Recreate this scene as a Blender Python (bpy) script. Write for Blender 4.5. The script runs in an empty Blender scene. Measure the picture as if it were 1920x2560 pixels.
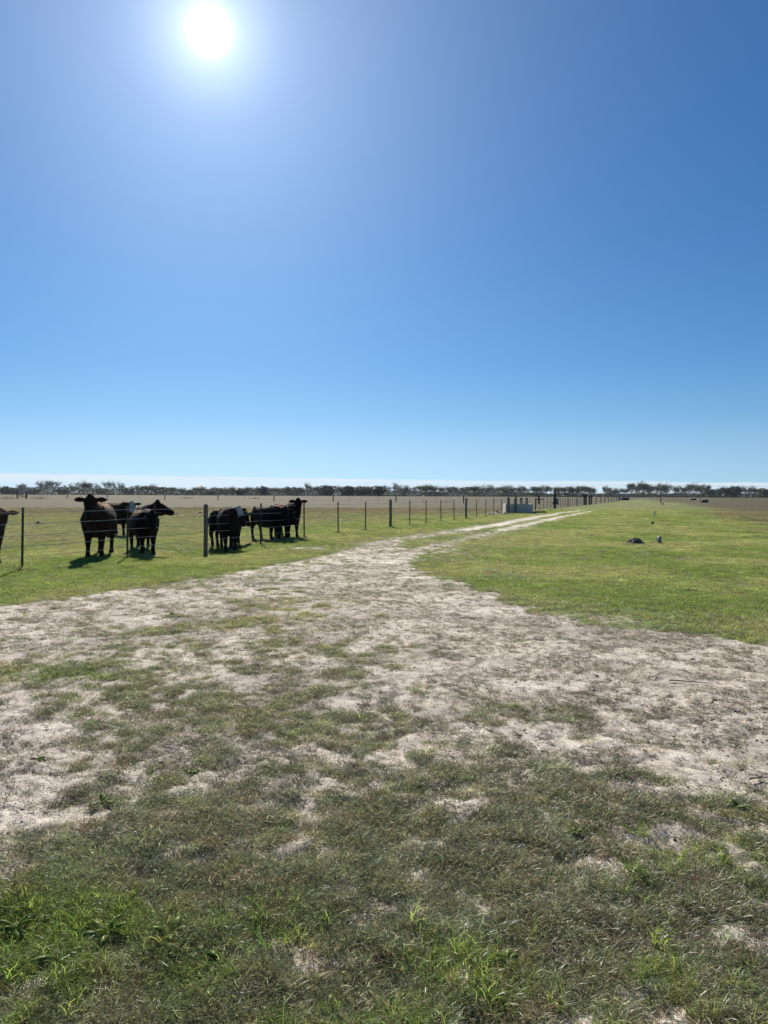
import bpy, math, random
import numpy as np
from mathutils import Vector, Matrix
R = math.radians
random.seed(7); rng = np.random.default_rng(11)
scene = bpy.context.scene
COL = scene.collection

# ------------------------------------------------------------------ camera, sky, sun, exposure
H = 1.6; F = 1849.0                       # eye height (m), focal length in pixels of the 1920x2560 picture
PITCH = R(-1.33); ROLL = R(0.24)
SUN_EL = R(31.0); SUN_AZ = R(-13.3)       # azimuth measured from +Y towards +X
cam_d = bpy.data.cameras.new('camera'); cam = bpy.data.objects.new('camera', cam_d); COL.objects.link(cam)
cam_d.sensor_fit = 'VERTICAL'; cam_d.sensor_height = 36; cam_d.sensor_width = 27; cam_d.lens = 26
cam_d.clip_start = 0.05; cam_d.clip_end = 20000
CAMR = Matrix.Rotation(math.pi/2 + PITCH, 3, 'X') @ Matrix.Rotation(ROLL, 3, 'Z')
cam.matrix_world = Matrix.Translation((0, 0, H)) @ CAMR.to_4x4()
scene.camera = cam

sun_dir = Vector((math.sin(SUN_AZ)*math.cos(SUN_EL), math.cos(SUN_AZ)*math.cos(SUN_EL), math.sin(SUN_EL)))
ld = bpy.data.lights.new('sun', 'SUN'); ld.energy = 4.6; ld.angle = R(0.53); ld.color = (1.0, 0.94, 0.84)
sun = bpy.data.objects.new('sun', ld); COL.objects.link(sun)
sun.rotation_euler = (-sun_dir).to_track_quat('-Z', 'Y').to_euler()

world = bpy.data.worlds.new('World'); scene.world = world; world.use_nodes = True
wt = world.node_tree; wn = wt.nodes; wl = wt.links
for n in list(wn): wn.remove(n)
def WN(t, **k):
    n = wn.new(t)
    for a, b in k.items(): setattr(n, a, b)
    return n
def wmath(op, a, b=None, c=None, clamp=False):
    n = WN('ShaderNodeMath', operation=op, use_clamp=clamp)
    for i, v in enumerate((a, b, c)):
        if v is None: continue
        if isinstance(v, (int, float)): n.inputs[i].default_value = v
        else: wl.new(v, n.inputs[i])
    return n.outputs[0]
tc = WN('ShaderNodeTexCoord')
nrm = WN('ShaderNodeVectorMath', operation='NORMALIZE'); wl.new(tc.outputs['Generated'], nrm.inputs[0])
sky = WN('ShaderNodeTexSky', sky_type='NISHITA', sun_disc=False)
sky.sun_elevation = SUN_EL; sky.sun_rotation = SUN_AZ
sky.altitude = 200; sky.air_density = 1.0; sky.dust_density = 0.1; sky.ozone_density = 3.0
lift = WN('ShaderNodeVectorMath', operation='MULTIPLY_ADD'); wl.new(nrm.outputs[0], lift.inputs[0]); lift.inputs[1].default_value = (1, 1, .85); lift.inputs[2].default_value = (0, 0, .12)
wl.new(lift.outputs[0], sky.inputs['Vector'])
dot = WN('ShaderNodeVectorMath', operation='DOT_PRODUCT'); wl.new(nrm.outputs[0], dot.inputs[0]); dot.inputs[1].default_value = sun_dir
ang = wmath('ARCCOSINE', wmath('MINIMUM', dot.outputs['Value'], 0.999999))       # radians from the sun
def gauss(s, amp):
    q = wmath('DIVIDE', ang, s); q = wmath('MULTIPLY', q, q)
    return wmath('MULTIPLY', wmath('EXPONENT', wmath('MULTIPLY', q, -1.0)), amp)
glow = wmath('ADD', gauss(0.0155, 30.0), wmath('ADD', gauss(0.055, 4.0), wmath('MULTIPLY', wmath('EXPONENT', wmath('DIVIDE', ang, -0.20)), 5.4)))
# clear winter air: deeper blue aloft than the standard atmosphere, the same at the horizon
sepn = WN('ShaderNodeSeparateXYZ'); wl.new(nrm.outputs[0], sepn.inputs[0])
cr = WN('ShaderNodeValToRGB'); cr.color_ramp.interpolation = 'B_SPLINE'; wl.new(sepn.outputs['Z'], cr.inputs[0])
for i_, (p_, c_) in enumerate(((0.0, (.93, .98, .97)), (.05, (.92, 1.0, .97)), (.10, (.62, .87, .95)), (.17, (.40, .74, .92)), (.32, (.27, .61, .86)), (.55, (.20, .56, .83)), (1.0, (.18, .54, .8)))):
    e_ = cr.color_ramp.elements[i_] if i_ < 2 else cr.color_ramp.elements.new(p_)
    e_.position = p_; e_.color = (*c_, 1)
tint = WN('ShaderNodeMix', data_type='RGBA', blend_type='MULTIPLY'); tint.inputs[0].default_value = 1.0
wl.new(sky.outputs[0], tint.inputs[6]); wl.new(cr.outputs[0], tint.inputs[7])
gcol = WN('ShaderNodeVectorMath', operation='SCALE'); gcol.inputs[0].default_value = (0.95, 1.0, 1.12); wl.new(glow, gcol.inputs['Scale'])
add = WN('ShaderNodeVectorMath', operation='ADD'); wl.new(tint.outputs[2], add.inputs[0]); wl.new(gcol.outputs[0], add.inputs[1])
# low bank of cloud along the horizon: elevation against a wandering top edge
sep = WN('ShaderNodeSeparateXYZ'); wl.new(nrm.outputs[0], sep.inputs[0])
mp = WN('ShaderNodeMapping'); mp.inputs['Scale'].default_value = (1.6, 1.6, 95.0); wl.new(nrm.outputs[0], mp.inputs[0])
n1 = WN('ShaderNodeTexNoise'); n1.inputs['Scale'].default_value = 3.2; n1.inputs['Detail'].default_value = 7; n1.inputs['Roughness'].default_value = 0.6
wl.new(mp.outputs[0], n1.inputs['Vector'])
mp2 = WN('ShaderNodeMapping'); mp2.inputs['Scale'].default_value = (1, 1, 8.0); wl.new(nrm.outputs[0], mp2.inputs[0])
n2 = WN('ShaderNodeTexNoise'); n2.inputs['Scale'].default_value = 18; n2.inputs['Detail'].default_value = 6
wl.new(mp2.outputs[0], n2.inputs['Vector'])
# top edge sinks slowly to the right (its normal leans with x)
edge = wmath('ADD', wmath('MULTIPLY_ADD', sep.outputs['X'], -0.008, 0.0222), wmath('MULTIPLY', wmath('SUBTRACT', n2.outputs['Fac'], 0.5), 0.0052))
inside = wmath('DIVIDE', wmath('SUBTRACT', edge, sep.outputs['Z']), 0.0028, clamp=True)
body = wmath('MULTIPLY_ADD', n1.outputs['Fac'], 1.5, -0.22, clamp=True)
rimq = wmath('SUBTRACT', 1.0, wmath('DIVIDE', wmath('ABSOLUTE', wmath('SUBTRACT', wmath('SUBTRACT', edge, sep.outputs['Z']), 0.0035)), 0.004), clamp=True)
dens = wmath('MULTIPLY', inside, wmath('MAXIMUM', body, wmath('MULTIPLY', rimq, 0.85)), clamp=True)
dens = wmath('MULTIPLY', dens, 0.97)
cm = WN('ShaderNodeMix', data_type='RGBA'); wl.new(dens, cm.inputs[0]); wl.new(add.outputs[0], cm.inputs[6]); cm.inputs[7].default_value = (8.4, 8.9, 9.3, 1)
bg = WN('ShaderNodeBackground'); bg.inputs['Strength'].default_value = 0.0627
wl.new(cm.outputs[2], bg.inputs[0]); wo = WN('ShaderNodeOutputWorld'); wl.new(bg.outputs[0], wo.inputs[0])
world.cycles.sampling_method = 'MANUAL'; world.cycles.sample_map_resolution = 2048

vs = scene.view_settings; vs.view_transform = 'Standard'; vs.look = 'None'; vs.gamma = 1; vs.use_curve_mapping = False; vs.exposure = 0.68
scene.render.engine = 'CYCLES'
scene.cycles.max_bounces = 6; scene.cycles.diffuse_bounces = 3; scene.cycles.transmission_bounces = 4; scene.cycles.transparent_max_bounces = 8

# ------------------------------------------------------------------ helpers
def ray(px, py):
    v = CAMR @ Vector(((px-960)/F, -(py-1280)/F, -1.0)); return v
def at(px, py, z=0.0):
    """ground point under a pixel of the photograph"""
    v = ray(px, py); t = (z-H)/v.z; return Vector((v.x*t, v.y*t, z))
def col_at(px, Y):
    """world x of something seen at column px, Y metres off"""
    v = ray(px, 1240); return v.x/v.y*Y
CI = np.array(CAMR.inverted())
def project(x, y, z=0):
    p = np.stack([x, y, np.broadcast_to(np.asarray(z, float)-H, x.shape)], -1) @ CI.T
    w = np.minimum(p[..., 2], -1e-3)
    return 960 + F*p[..., 0]/-w, 1280 - F*p[..., 1]/-w

def hash2(ix, iy, s):
    h = (ix.astype(np.int64)*374761393 + iy.astype(np.int64)*668265263 + s*2147483647*13) & 0xFFFFFFFF
    h = ((h ^ (h >> 13))*1274126177) & 0xFFFFFFFF
    h = (h ^ (h >> 16)) & 0xFFFFFFFF
    return h.astype(float)/4294967295.0
def vnoise(x, y, s=0):
    ix = np.floor(x); iy = np.floor(y); fx = x-ix; fy = y-iy
    fx = fx*fx*(3-2*fx); fy = fy*fy*(3-2*fy)
    ix = ix.astype(np.int64); iy = iy.astype(np.int64)
    a = hash2(ix, iy, s); b = hash2(ix+1, iy, s); c = hash2(ix, iy+1, s); d = hash2(ix+1, iy+1, s)
    return (a*(1-fx)+b*fx)*(1-fy) + (c*(1-fx)+d*fx)*fy
def fbm(x, y, scale, oct=4, s=0, rough=0.5):
    t = 0; a = 1; tot = 0; c, sn = 0.8, 0.6
    x = x/scale; y = y/scale
    for o in range(oct):
        t = t + a*vnoise(x+17.3*o, y-9.1*o, s+o); tot += a; a *= rough
        x, y = (x*c-y*sn)*2.03, (x*sn+y*c)*2.03
    return t/tot
def sstep(a, b, x):
    t = np.clip((x-a)/(b-a), 0, 1); return t*t*(3-2*t)
def mixc(a, b, t): return a*(1-t[..., None]) + b*t[..., None]
def seg_dist(px, py, pts):
    best = np.full(px.shape, 1e9)
    for (x0, y0), (x1, y1) in zip(pts[:-1], pts[1:]):
        dx, dy = x1-x0, y1-y0; L = dx*dx+dy*dy
        t = np.clip(((px-x0)*dx+(py-y0)*dy)/L, 0, 1)
        best = np.minimum(best, np.hypot(px-x0-t*dx, py-y0-t*dy))
    return best

# ---- layout of the bare ground; everything below is held in ground coordinates (metres)
def W(px, py): p = at(px, py); return (p.x, p.y)
EDGE_N = [W(*p) for p in [(-400,1560),(0,1506),(230,1478),(400,1455),(560,1433),(700,1408),(820,1385),(920,1358),(985,1345)]]   # lawn edge by the fence
EDGE_S = [W(*p) for p in [(1048,1392),(1085,1420),(1150,1450),(1226,1473),(1388,1524),(1620,1577),(1920,1606),(2400,1640)]]       # lawn edge on the right
TRK_L = [W(*p) for p in [(900,1374),(985,1352),(1076,1338),(1206,1319),(1310,1299),(1365,1289),(1410,1282),(1450,1276),(1500,1267),(1540,1259)]]
TRK_R = [W(*p) for p in [(985,1395),(1032,1382),(1134,1354),(1220,1335),(1307,1314),(1394,1294),(1440,1286),(1490,1275),(1530,1266),(1556,1258)]]
def interp_line(px, py, pts):
    """signed: how far py lies beyond the polyline that is y(x); pts sorted by x"""
    xs = np.array([p[0] for p in pts]); ys = np.array([p[1] for p in pts])
    return py - np.interp(px, xs, ys)
GX = np.array([-400, 0, 240, 480, 720, 960, 1200, 1440, 1680, 1920, 2320.])
GY = np.array([1330, 1400, 1450, 1480, 1520, 1560, 1620, 1680, 1740, 1800, 1880, 1960, 2040, 2120, 2200, 2300, 2420, 2600.])
GB = np.array([
 [.5,.6,.6,.6,.6,.8,.8,.8,.8,.8,.8],
 [.6,.6,.6,.6,.7,.9,.9,.9,.9,.9,.9],
 [.6,.6,.6,.6,.75,.92,.9,.9,.9,.9,.9],
 [.6,.7,.75,.7,.7,.9,.92,.9,.9,.9,.9],
 [.7,.74,.72,.66,.44,.80,.92,.85,.8,.8,.8],
 [.7,.78,.66,.56,.52,.80,.92,.9,.7,.7,.7],
 [.6,.66,.52,.46,.54,.62,.80,.92,.95,.9,.9],
 [.4,.38,.36,.48,.66,.55,.80,.90,.96,.96,.96],
 [.6,.55,.50,.45,.50,.62,.66,.84,.95,.98,.98],
 [.8,.80,.68,.42,.36,.56,.54,.70,.88,.95,.95],
 [.8,.80,.48,.62,.70,.52,.56,.66,.80,.88,.9],
 [.8,.82,.60,.36,.34,.38,.46,.58,.64,.62,.6],
 [.8,.86,.58,.26,.24,.30,.36,.38,.46,.40,.4],
 [.5,.50,.28,.22,.16,.24,.30,.28,.34,.26,.3],
 [.2,.15,.16,.20,.16,.24,.30,.32,.28,.28,.2],
 [.0,.02,.08,.12,.14,.24,.28,.30,.30,.26,.2],
 [.1,.10,.12,.10,.14,.20,.18,.24,.20,.24,.2],
 [.1,.12,.14,.14,.14,.18,.16,.20,.18,.20,.2]])
# greenness of what grows there: 1 lush, 0 dead thatch
GG = np.array([
 [.8]*11,[.8]*11,[.75]*11,[.6]*11,
 [.5,.5,.5,.5,.8,.3,.5,.5,.5,.5,.5],
 [.4,.4,.5,.5,.6,.4,.3,.3,.3,.4,.4],
 [.5,.5,.5,.5,.5,.7,.3,.2,.2,.3,.3],
 [.7,.75,.75,.6,.4,.6,.2,.2,.2,.2,.2],
 [.4,.4,.4,.4,.4,.3,.2,.1,.2,.2,.2],
 [.3,.2,.3,.4,.4,.3,.2,.2,.2,.2,.2],
 [.3,.4,.4,.3,.3,.35,.3,.2,.2,.2,.2],
 [.3,.3,.4,.4,.5,.4,.3,.3,.3,.3,.3],
 [.3,.2,.3,.3,.5,.4,.3,.3,.3,.35,.4],
 [.3,.3,.3,.3,.3,.3,.3,.25,.3,.4,.4],
 [.6,.6,.5,.5,.45,.4,.2,.2,.2,.3,.4],
 [.95,.9,.8,.7,.65,.45,.3,.2,.15,.3,.4],
 [.7,.7,.5,.7,.6,.4,.7,.4,.5,.3,.3],
 [.4,.3,.3,.4,.4,.4,.4,.3,.4,.3,.3]])
def grid_lookup(G, px, py):
    fx = np.interp(px, GX, np.arange(len(GX))); fy = np.interp(py, GY, np.arange(len(GY)))
    ix = np.minimum(fx.astype(int), len(GX)-2); iy = np.minimum(fy.astype(int), len(GY)-2)
    tx = fx-ix; ty = fy-iy; tx = tx*tx*(3-2*tx); ty = ty*ty*(3-2*ty)
    return (G[iy, ix]*(1-tx)+G[iy, ix+1]*tx)*(1-ty) + (G[iy+1, ix]*(1-tx)+G[iy+1, ix+1]*tx)*ty

def fields(x, y):
    """bare 0..1, green 0..1, brown-field 0..1 at ground points"""
    r = np.hypot(x, y)
    px, py = project(x, np.maximum(y, 0.3), 0)
    behind = y < 0.3
    py = np.where(behind, 2600, py)
    jag = (fbm(x, y, 1.3, 5, 5, .65)-.5)*(1.3+0.02*r)
    # world-space membership of the bare yard
    n_in = -interp_line(x, y + jag*1.6, EDGE_N)              # >0 : nearer than the north edge
    n_in = np.where(x > EDGE_N[-1][0], 1e3, n_in)
    s_y = np.interp(x, [p[0] for p in EDGE_S][::1], [p[1] for p in EDGE_S][::1]) if False else None
    # the right edge runs back and to the left: use x as a function of y
    ey = np.array([p[1] for p in EDGE_S])[::-1]; ex = np.array([p[0] for p in EDGE_S])[::-1]
    s_in = np.interp(y + jag*0.9, ey, ex) - x + (fbm(x, y, .35, 4, 6, .65)-.5)*1.1                # >0 : left of the right-hand lawn
    s_in = np.where(y < ey[0], 1e3, s_in)
    yard = sstep(-.25, .9, n_in)*sstep(-.05, .6, s_in)*(y < EDGE_S[0][1]+9)
    yard = yard*sstep(34, 24, r)
    fields.yard = yard
    b = grid_lookup(GB, px, py)
    n = fbm(x, y, 0.9, 5, 21, .62); n2 = fbm(x, y, 0.13, 3, 31, .6); n3 = fbm(x*.8, y*1.1, .38, 3, 33, .6)
    n4 = vnoise(x/.045, y/.045, 35)
    pat = (n-.5)*1.5 + (n3-.5)*1.2 + (n2-.5)*2.3*sstep(30, 12, r) + (n4-.5)*.7*sstep(9, 5, r)
    bare = np.clip((b-.5)*1.45+.56 + pat*(1.2-.75*b), 0, 1)*yard
    # wheel tracks
    wob = (fbm(x, y, 3.0, 3, 77)-.5)*0.5
    dl = seg_dist(x, y, TRK_L)+wob; dr = seg_dist(x, y, TRK_R)+wob
    far = sstep(110, 58, r)
    tn = .55+.9*fbm(x, y, .7, 4, 41, .6)
    trk = np.maximum(sstep(.95, .2, dl)*np.clip(tn,0,1)*.85, sstep(.9, .15, dr)*.75*np.clip(tn, 0, 1))*(.16+.84*far)*(r > 17)
    mid = sstep(2.2, .5, np.minimum(dl, dr))*.62*sstep(120, 18, r)*(r > 17)
    bare = np.maximum(bare, np.maximum(trk, mid*(n*1.5)))
    # thin spots in the grass
    for (qx, qy, rad, amt) in SPOTS:
        c = at(qx, qy); d = np.hypot((x-c.x)/rad, (y-c.y)/(rad*1.2))
        bare = np.maximum(bare, np.clip(sstep(1.1, .3, d+(n-.5)*1.2)*amt, 0, 1))
    g = grid_lookup(GG, px, py)
    g = np.where(yard > .5, g, .85)
    g = np.clip(g + (fbm(x, y, 1.7, 4, 51)-.5)*.7, 0, 1)
    # rough brown pasture beyond the mown ground
    big = (fbm(x, y, 14, 4, 61)-.5)
    fxl = -7.66+(y-15.6)*.382; lft = sstep(40, 80, y + big*26)*sstep(-1.5, 3, fxl-x)
    bx = np.interp(y, [15, 22, 30, 45, 80, 200, 900], [30, 15.8, 14.5, 18.4, 35, 74, 300])
    rgt = sstep(-1.5, 5, x-bx + big*12)*sstep(14, 22, y)
    frt = sstep(230, 420, y)*np.maximum(sstep(-2, 4, fxl-x), sstep(-4, 8, x-bx))
    brown = np.clip(np.maximum(np.maximum(lft, rgt), frt), 0, 1)
    return bare, g, brown
SPOTS = [(770, 1370, .7, .7), (1280, 1437, .9, .35), (1500, 1568, 1.6, .5)]
DIRT = [(1590, 1362, .8), (1700, 1364, 1.1), (1750, 1368, 1.0), (1810, 1372, .6), (1632, 1313, 1.6), (1590, 1268, 2.5), (1655, 1265, 3), (1349, 1284, 1.2)]

POST_DIP = at(514, 1374)
MOUNDS = [(1590, 1362, .42, .05), (1467, 1342, .7, .09), (1655, 1304, 1.2, .12), (1672, 1313, 1.0, .1), (1590, 1268, 2.0, .14), (1640, 1268, 2.4, .10),
          (1510, 1372, .5, .05), (1620, 1385, .8, .06), (1655, 1392, .6, .05), (1495, 1385, .5, .04), (1640, 1270, 2.5, .1), (1870, 1302, 1.1, .2),
          (97, 1311, .7, .11), (158, 1354, .4, .07), (438, 1290, .8, .14), (272, 1365, .4, .05), (500, 1283, .9, .15), (490, 1297, .8, .13), (810, 1285, 1.1, .1),
          (1110, 1257, 3.5, .08), (1180, 1290, .9, .09), (200, 1440, .3, .03), (1860, 1430, 1.6, .05), (1700, 1430, 1.4, .05)]
MW = [(at(a, b), r_, h_) for a, b, r_, h_ in MOUNDS]
def height(x, y, micro=True):
    x = np.asarray(x, float); y = np.asarray(y, float)
    r = np.hypot(x, y)
    z = (fbm(x, y, 2.6, 3, 3)-.5)*.07*sstep(200, 20, r)
    z = z - .25*np.exp(-(((x-POST_DIP.x)/1.15)**2 + ((y-POST_DIP.y-1.2)/3.2)**2))
    for c, rr, hh in MW:
        d2 = ((x-c.x)**2 + (y-c.y)**2)/(rr*rr)
        z = z + hh*np.exp(-d2)*(.6+.8*fbm(x, y, .3*rr+.1, 3, 9))
    if micro:
        z = z + (fbm(x, y, .22, 4, 13, .6)-.5)*(.024*sstep(34, 10, r)+.032*sstep(6, 3.5, r))
        # hoof and tyre marks
        z = z - .010*sstep(.60, .72, fbm(x, y, .11, 2, 14))*sstep(22, 8, r)
    return z
def ground_at(px, py):
    p = at(px, py)
    for _ in range(6): p = at(px, py, hz1(p.x, p.y))
    return p
def hz1(x, y): return float(height(np.array([x]), np.array([y]), False)[0])

SAND = np.array([.67, .59, .50]); SAND2 = np.array([.50, .435, .36]); SOIL = np.array([.17, .14, .11])
DEAD = np.array([.25, .235, .14]); GRN = np.array([.20, .26, .05]); GRN2 = np.array([.31, .32, .10]); BRN = np.array([.190, .165, .085]); BRN2 = np.array([.225, .18, .09])
def grass_colour(x, y, g, brown):
    v = fbm(x, y, 2.2, 4, 91)
    c = mixc(GRN[None]*np.ones(x.shape+(1,)), GRN2[None]*np.ones(x.shape+(1,)), sstep(.35, .65, v))
    c = mixc(np.broadcast_to(DEAD, c.shape), c, sstep(.1, .8, g))
    fx_ = -7.66+(y-15.6)*.382-x; lp = sstep(.5, 9, fx_)*sstep(17, 24, y)*(.35+.5*fbm(x, y, 5, 4, 97, .6))
    c = mixc(c, np.broadcast_to(np.array([.235, .215, .115]), c.shape), lp)
    bb = mixc(np.broadcast_to(BRN, c.shape), np.broadcast_to(BRN2, c.shape), sstep(.4, .7, fbm(x, y, 9, 4, 95)))
    return mixc(c, bb, brown)

# ------------------------------------------------------------------ object helpers
def tag(o, label=None, cat=None, group=None, kind=None):
    if label: o['label'] = label
    if cat: o['category'] = cat
    if group: o['group'] = group
    if kind: o['kind'] = kind
    return o
def link(o, parent=None):
    COL.objects.link(o)
    if parent: o.parent = parent
    return o
def empty(name, loc, rz=0.0):
    o = bpy.data.objects.new(name, None); o.location = loc; o.rotation_euler = (0, 0, rz); o.empty_display_size = .1
    return link(o)
def mesh_np(name, V, Fc, mats=(), smooth=False):
    me = bpy.data.meshes.new(name)
    me.from_pydata([tuple(v) for v in V], [], [tuple(f) for f in Fc]) if not isinstance(V, np.ndarray) or not isinstance(Fc, np.ndarray) else fast_mesh(me, V, Fc)
    for m in mats: me.materials.append(m)
    if smooth: me.polygons.foreach_set('use_smooth', np.ones(len(me.polygons), bool))
    me.update(); return me
def fast_mesh(me, V, Fc):
    k = Fc.shape[1]
    me.vertices.add(len(V)); me.vertices.foreach_set('co', np.ascontiguousarray(V, np.float32).ravel())
    me.loops.add(Fc.size); me.loops.foreach_set('vertex_index', np.ascontiguousarray(Fc, np.int32).ravel())
    me.polygons.add(len(Fc)); me.polygons.foreach_set('loop_start', np.arange(0, Fc.size, k, dtype=np.int32))
    me.polygons.foreach_set('loop_total', np.full(len(Fc), k, np.int32))
    me.update(calc_edges=True); me.validate()
class MB:
    def __init__(s): s.v = []; s.f = []
    def add(s, V, Fc):
        o = len(s.v); s.v += [tuple(p) for p in V]; s.f += [tuple(i+o for i in f) for f in Fc]; return s
    def box(s, c, d, rz=0.0, taper=1.0, bev=0.0):
        cx, cy, cz = c; a, b, h = d[0]/2, d[1]/2, d[2]/2; V = []
        ca, sa = math.cos(rz), math.sin(rz)
        rings = [(-h, 1.0), (h, taper)] if not bev else [(-h, 1.0), (h-bev, taper), (h, taper*(1-bev/max(min(a, b), 1e-4)))]
        for z, t in rings:
            for x, y in ((-a, -b), (a, -b), (a, b), (-a, b)): V.append((cx+(x*ca-y*sa)*t, cy+(x*sa+y*ca)*t, cz+z))
        n = len(rings); Fc = [(3, 2, 1, 0), tuple(4*(n-1)+i for i in range(4))]
        for k in range(n-1):
            for i in range(4): j = (i+1) % 4; Fc.append((4*k+i, 4*k+j, 4*k+4+j, 4*k+4+i))
        return s.add(V, Fc)
    def tube(s, pts, rad, n=8, cap=True, up=(0, 0, 1)):
        V, Fc = loft(pts, [(r, r) if not isinstance(r, (tuple, list)) else r for r in (rad if isinstance(rad, (list, tuple)) and len(rad) == len(pts) else [rad]*len(pts))], n, up, cap)
        return s.add(V, Fc)
    def mesh(s, name, mat, smooth=False):
        me = bpy.data.meshes.new(name); me.from_pydata(s.v, [], s.f)
        if mat: me.materials.append(mat)
        if smooth: me.polygons.foreach_set('use_smooth', [True]*len(me.polygons))
        me.update(); return me
    def build(s, name, mat, parent=None, smooth=False):
        return link(bpy.data.objects.new(name, s.mesh(name, mat, smooth)), parent)
def loft(pts, radii, n=12, up=(0, 0, 1), cap=True):
    P = [Vector(p) for p in pts]; V = []; Fc = []; upv = Vector(up); m = len(P)
    for i in range(m):
        t = (P[min(i+1, m-1)]-P[max(i-1, 0)])
        if t.length < 1e-9: t = Vector((0, 0, 1))
        t.normalize()
        side = t.cross(upv)
        if side.length < .05: side = t.cross(Vector((0, 1, 0))) if abs(t.y) < .9 else t.cross(Vector((1, 0, 0)))
        side.normalize(); u2 = side.cross(t); a, b = radii[i]
        for k in range(n):
            an = 2*math.pi*k/n; V.append(P[i]+side*(a*math.cos(an))+u2*(b*math.sin(an)))
    for i in range(m-1):
        for k in range(n):
            j = (k+1) % n; Fc.append((i*n+k, i*n+j, (i+1)*n+j, (i+1)*n+k))
    if cap: Fc.append(tuple(range(n))[::-1]); Fc.append(tuple((m-1)*n+k for k in range(n)))
    return V, Fc

# ------------------------------------------------------------------ materials
def new_mat(name):
    m = bpy.data.materials.new(name); m.use_nodes = True; nt = m.node_tree
    b = nt.nodes['Principled BSDF']; return m, nt, b
def noise_node(nt, scale, detail=5, rough=.6, coord='Object', mapping=None):
    t = nt.nodes.new('ShaderNodeTexCoord'); n = nt.nodes.new('ShaderNodeTexNoise'); n.inputs['Scale'].default_value = scale
    n.inputs['Detail'].default_value = detail; n.inputs['Roughness'].default_value = rough
    if mapping:
        mp = nt.nodes.new('ShaderNodeMapping'); mp.inputs['Scale'].default_value = mapping
        nt.links.new(t.outputs[coord], mp.inputs[0]); nt.links.new(mp.outputs[0], n.inputs['Vector'])
    else: nt.links.new(t.outputs[coord], n.inputs['Vector'])
    return n
def simple_mat(name, c1, c2, scale=12, rough=.8, bump=.3, metallic=0, mapping=None, coord='Object', dist=.02):
    m, nt, b = new_mat(name); n = noise_node(nt, scale, 6, .65, coord, mapping)
    r = nt.nodes.new('ShaderNodeValToRGB'); r.color_ramp.elements[0].position = .35; r.color_ramp.elements[1].position = .68
    r.color_ramp.elements[0].color = (*c1, 1); r.color_ramp.elements[1].color = (*c2, 1)
    nt.links.new(n.outputs['Fac'], r.inputs[0]); nt.links.new(r.outputs[0], b.inputs['Base Color'])
    b.inputs['Roughness'].default_value = rough; b.inputs['Metallic'].default_value = metallic
    if bump:
        bp = nt.nodes.new('ShaderNodeBump'); bp.inputs['Strength'].default_value = bump; bp.inputs['Distance'].default_value = dist
        nt.links.new(n.outputs['Fac'], bp.inputs['Height']); nt.links.new(bp.outputs[0], b.inputs['Normal'])
    return m

def ground_material():
    m, nt, b = new_mat('pasture_ground'); L = nt.links
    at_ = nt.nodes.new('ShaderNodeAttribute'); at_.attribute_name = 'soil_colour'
    tc = nt.nodes.new('ShaderNodeTexCoord')
    def nz(scale, det, ro):
        n = nt.nodes.new('ShaderNodeTexNoise'); n.inputs['Scale'].default_value = scale; n.inputs['Detail'].default_value = det; n.inputs['Roughness'].default_value = ro
        L.new(tc.outputs['Object'], n.inputs['Vector']); return n.outputs['Fac']
    fine = nz(60, 8, .75); mid = nz(7, 6, .7); big = nz(.35, 8, .72); huge = nz(.045, 5, .6)
    def ramp(f, a, b_, lo, hi):
        n = nt.nodes.new('ShaderNodeMapRange'); L.new(f, n.inputs[0]); n.inputs[1].default_value = a; n.inputs[2].default_value = b_; n.inputs[3].default_value = lo; n.inputs[4].default_value = hi; return n.outputs[0]
    def mul(a, b_):
        n = nt.nodes.new('ShaderNodeMath'); n.operation = 'MULTIPLY'; L.new(a, n.inputs[0]); L.new(b_, n.inputs[1]); return n.outputs[0]
    v = mul(mul(ramp(fine, .35, .65, .72, 1.22), ramp(mid, .3, .7, .82, 1.16)), mul(ramp(big, .32, .68, .80, 1.2), ramp(huge, .35, .65, .9, 1.1)))
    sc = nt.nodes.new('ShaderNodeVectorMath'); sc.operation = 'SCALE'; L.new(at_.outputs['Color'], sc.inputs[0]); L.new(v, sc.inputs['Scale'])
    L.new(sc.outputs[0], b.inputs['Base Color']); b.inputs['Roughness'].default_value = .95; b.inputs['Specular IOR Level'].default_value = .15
    bp = nt.nodes.new('ShaderNodeBump'); bp.inputs['Strength'].default_value = .4; bp.inputs['Distance'].default_value = .010; L.new(fine, bp.inputs['Height'])
    bp2 = nt.nodes.new('ShaderNodeBump'); bp2.inputs['Strength'].default_value = .4; bp2.inputs['Distance'].default_value = .04; L.new(mid, bp2.inputs['Height']); L.new(bp.outputs[0], bp2.inputs['Normal'])
    L.new(bp2.outputs[0], b.inputs['Normal'])
    return m
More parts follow.
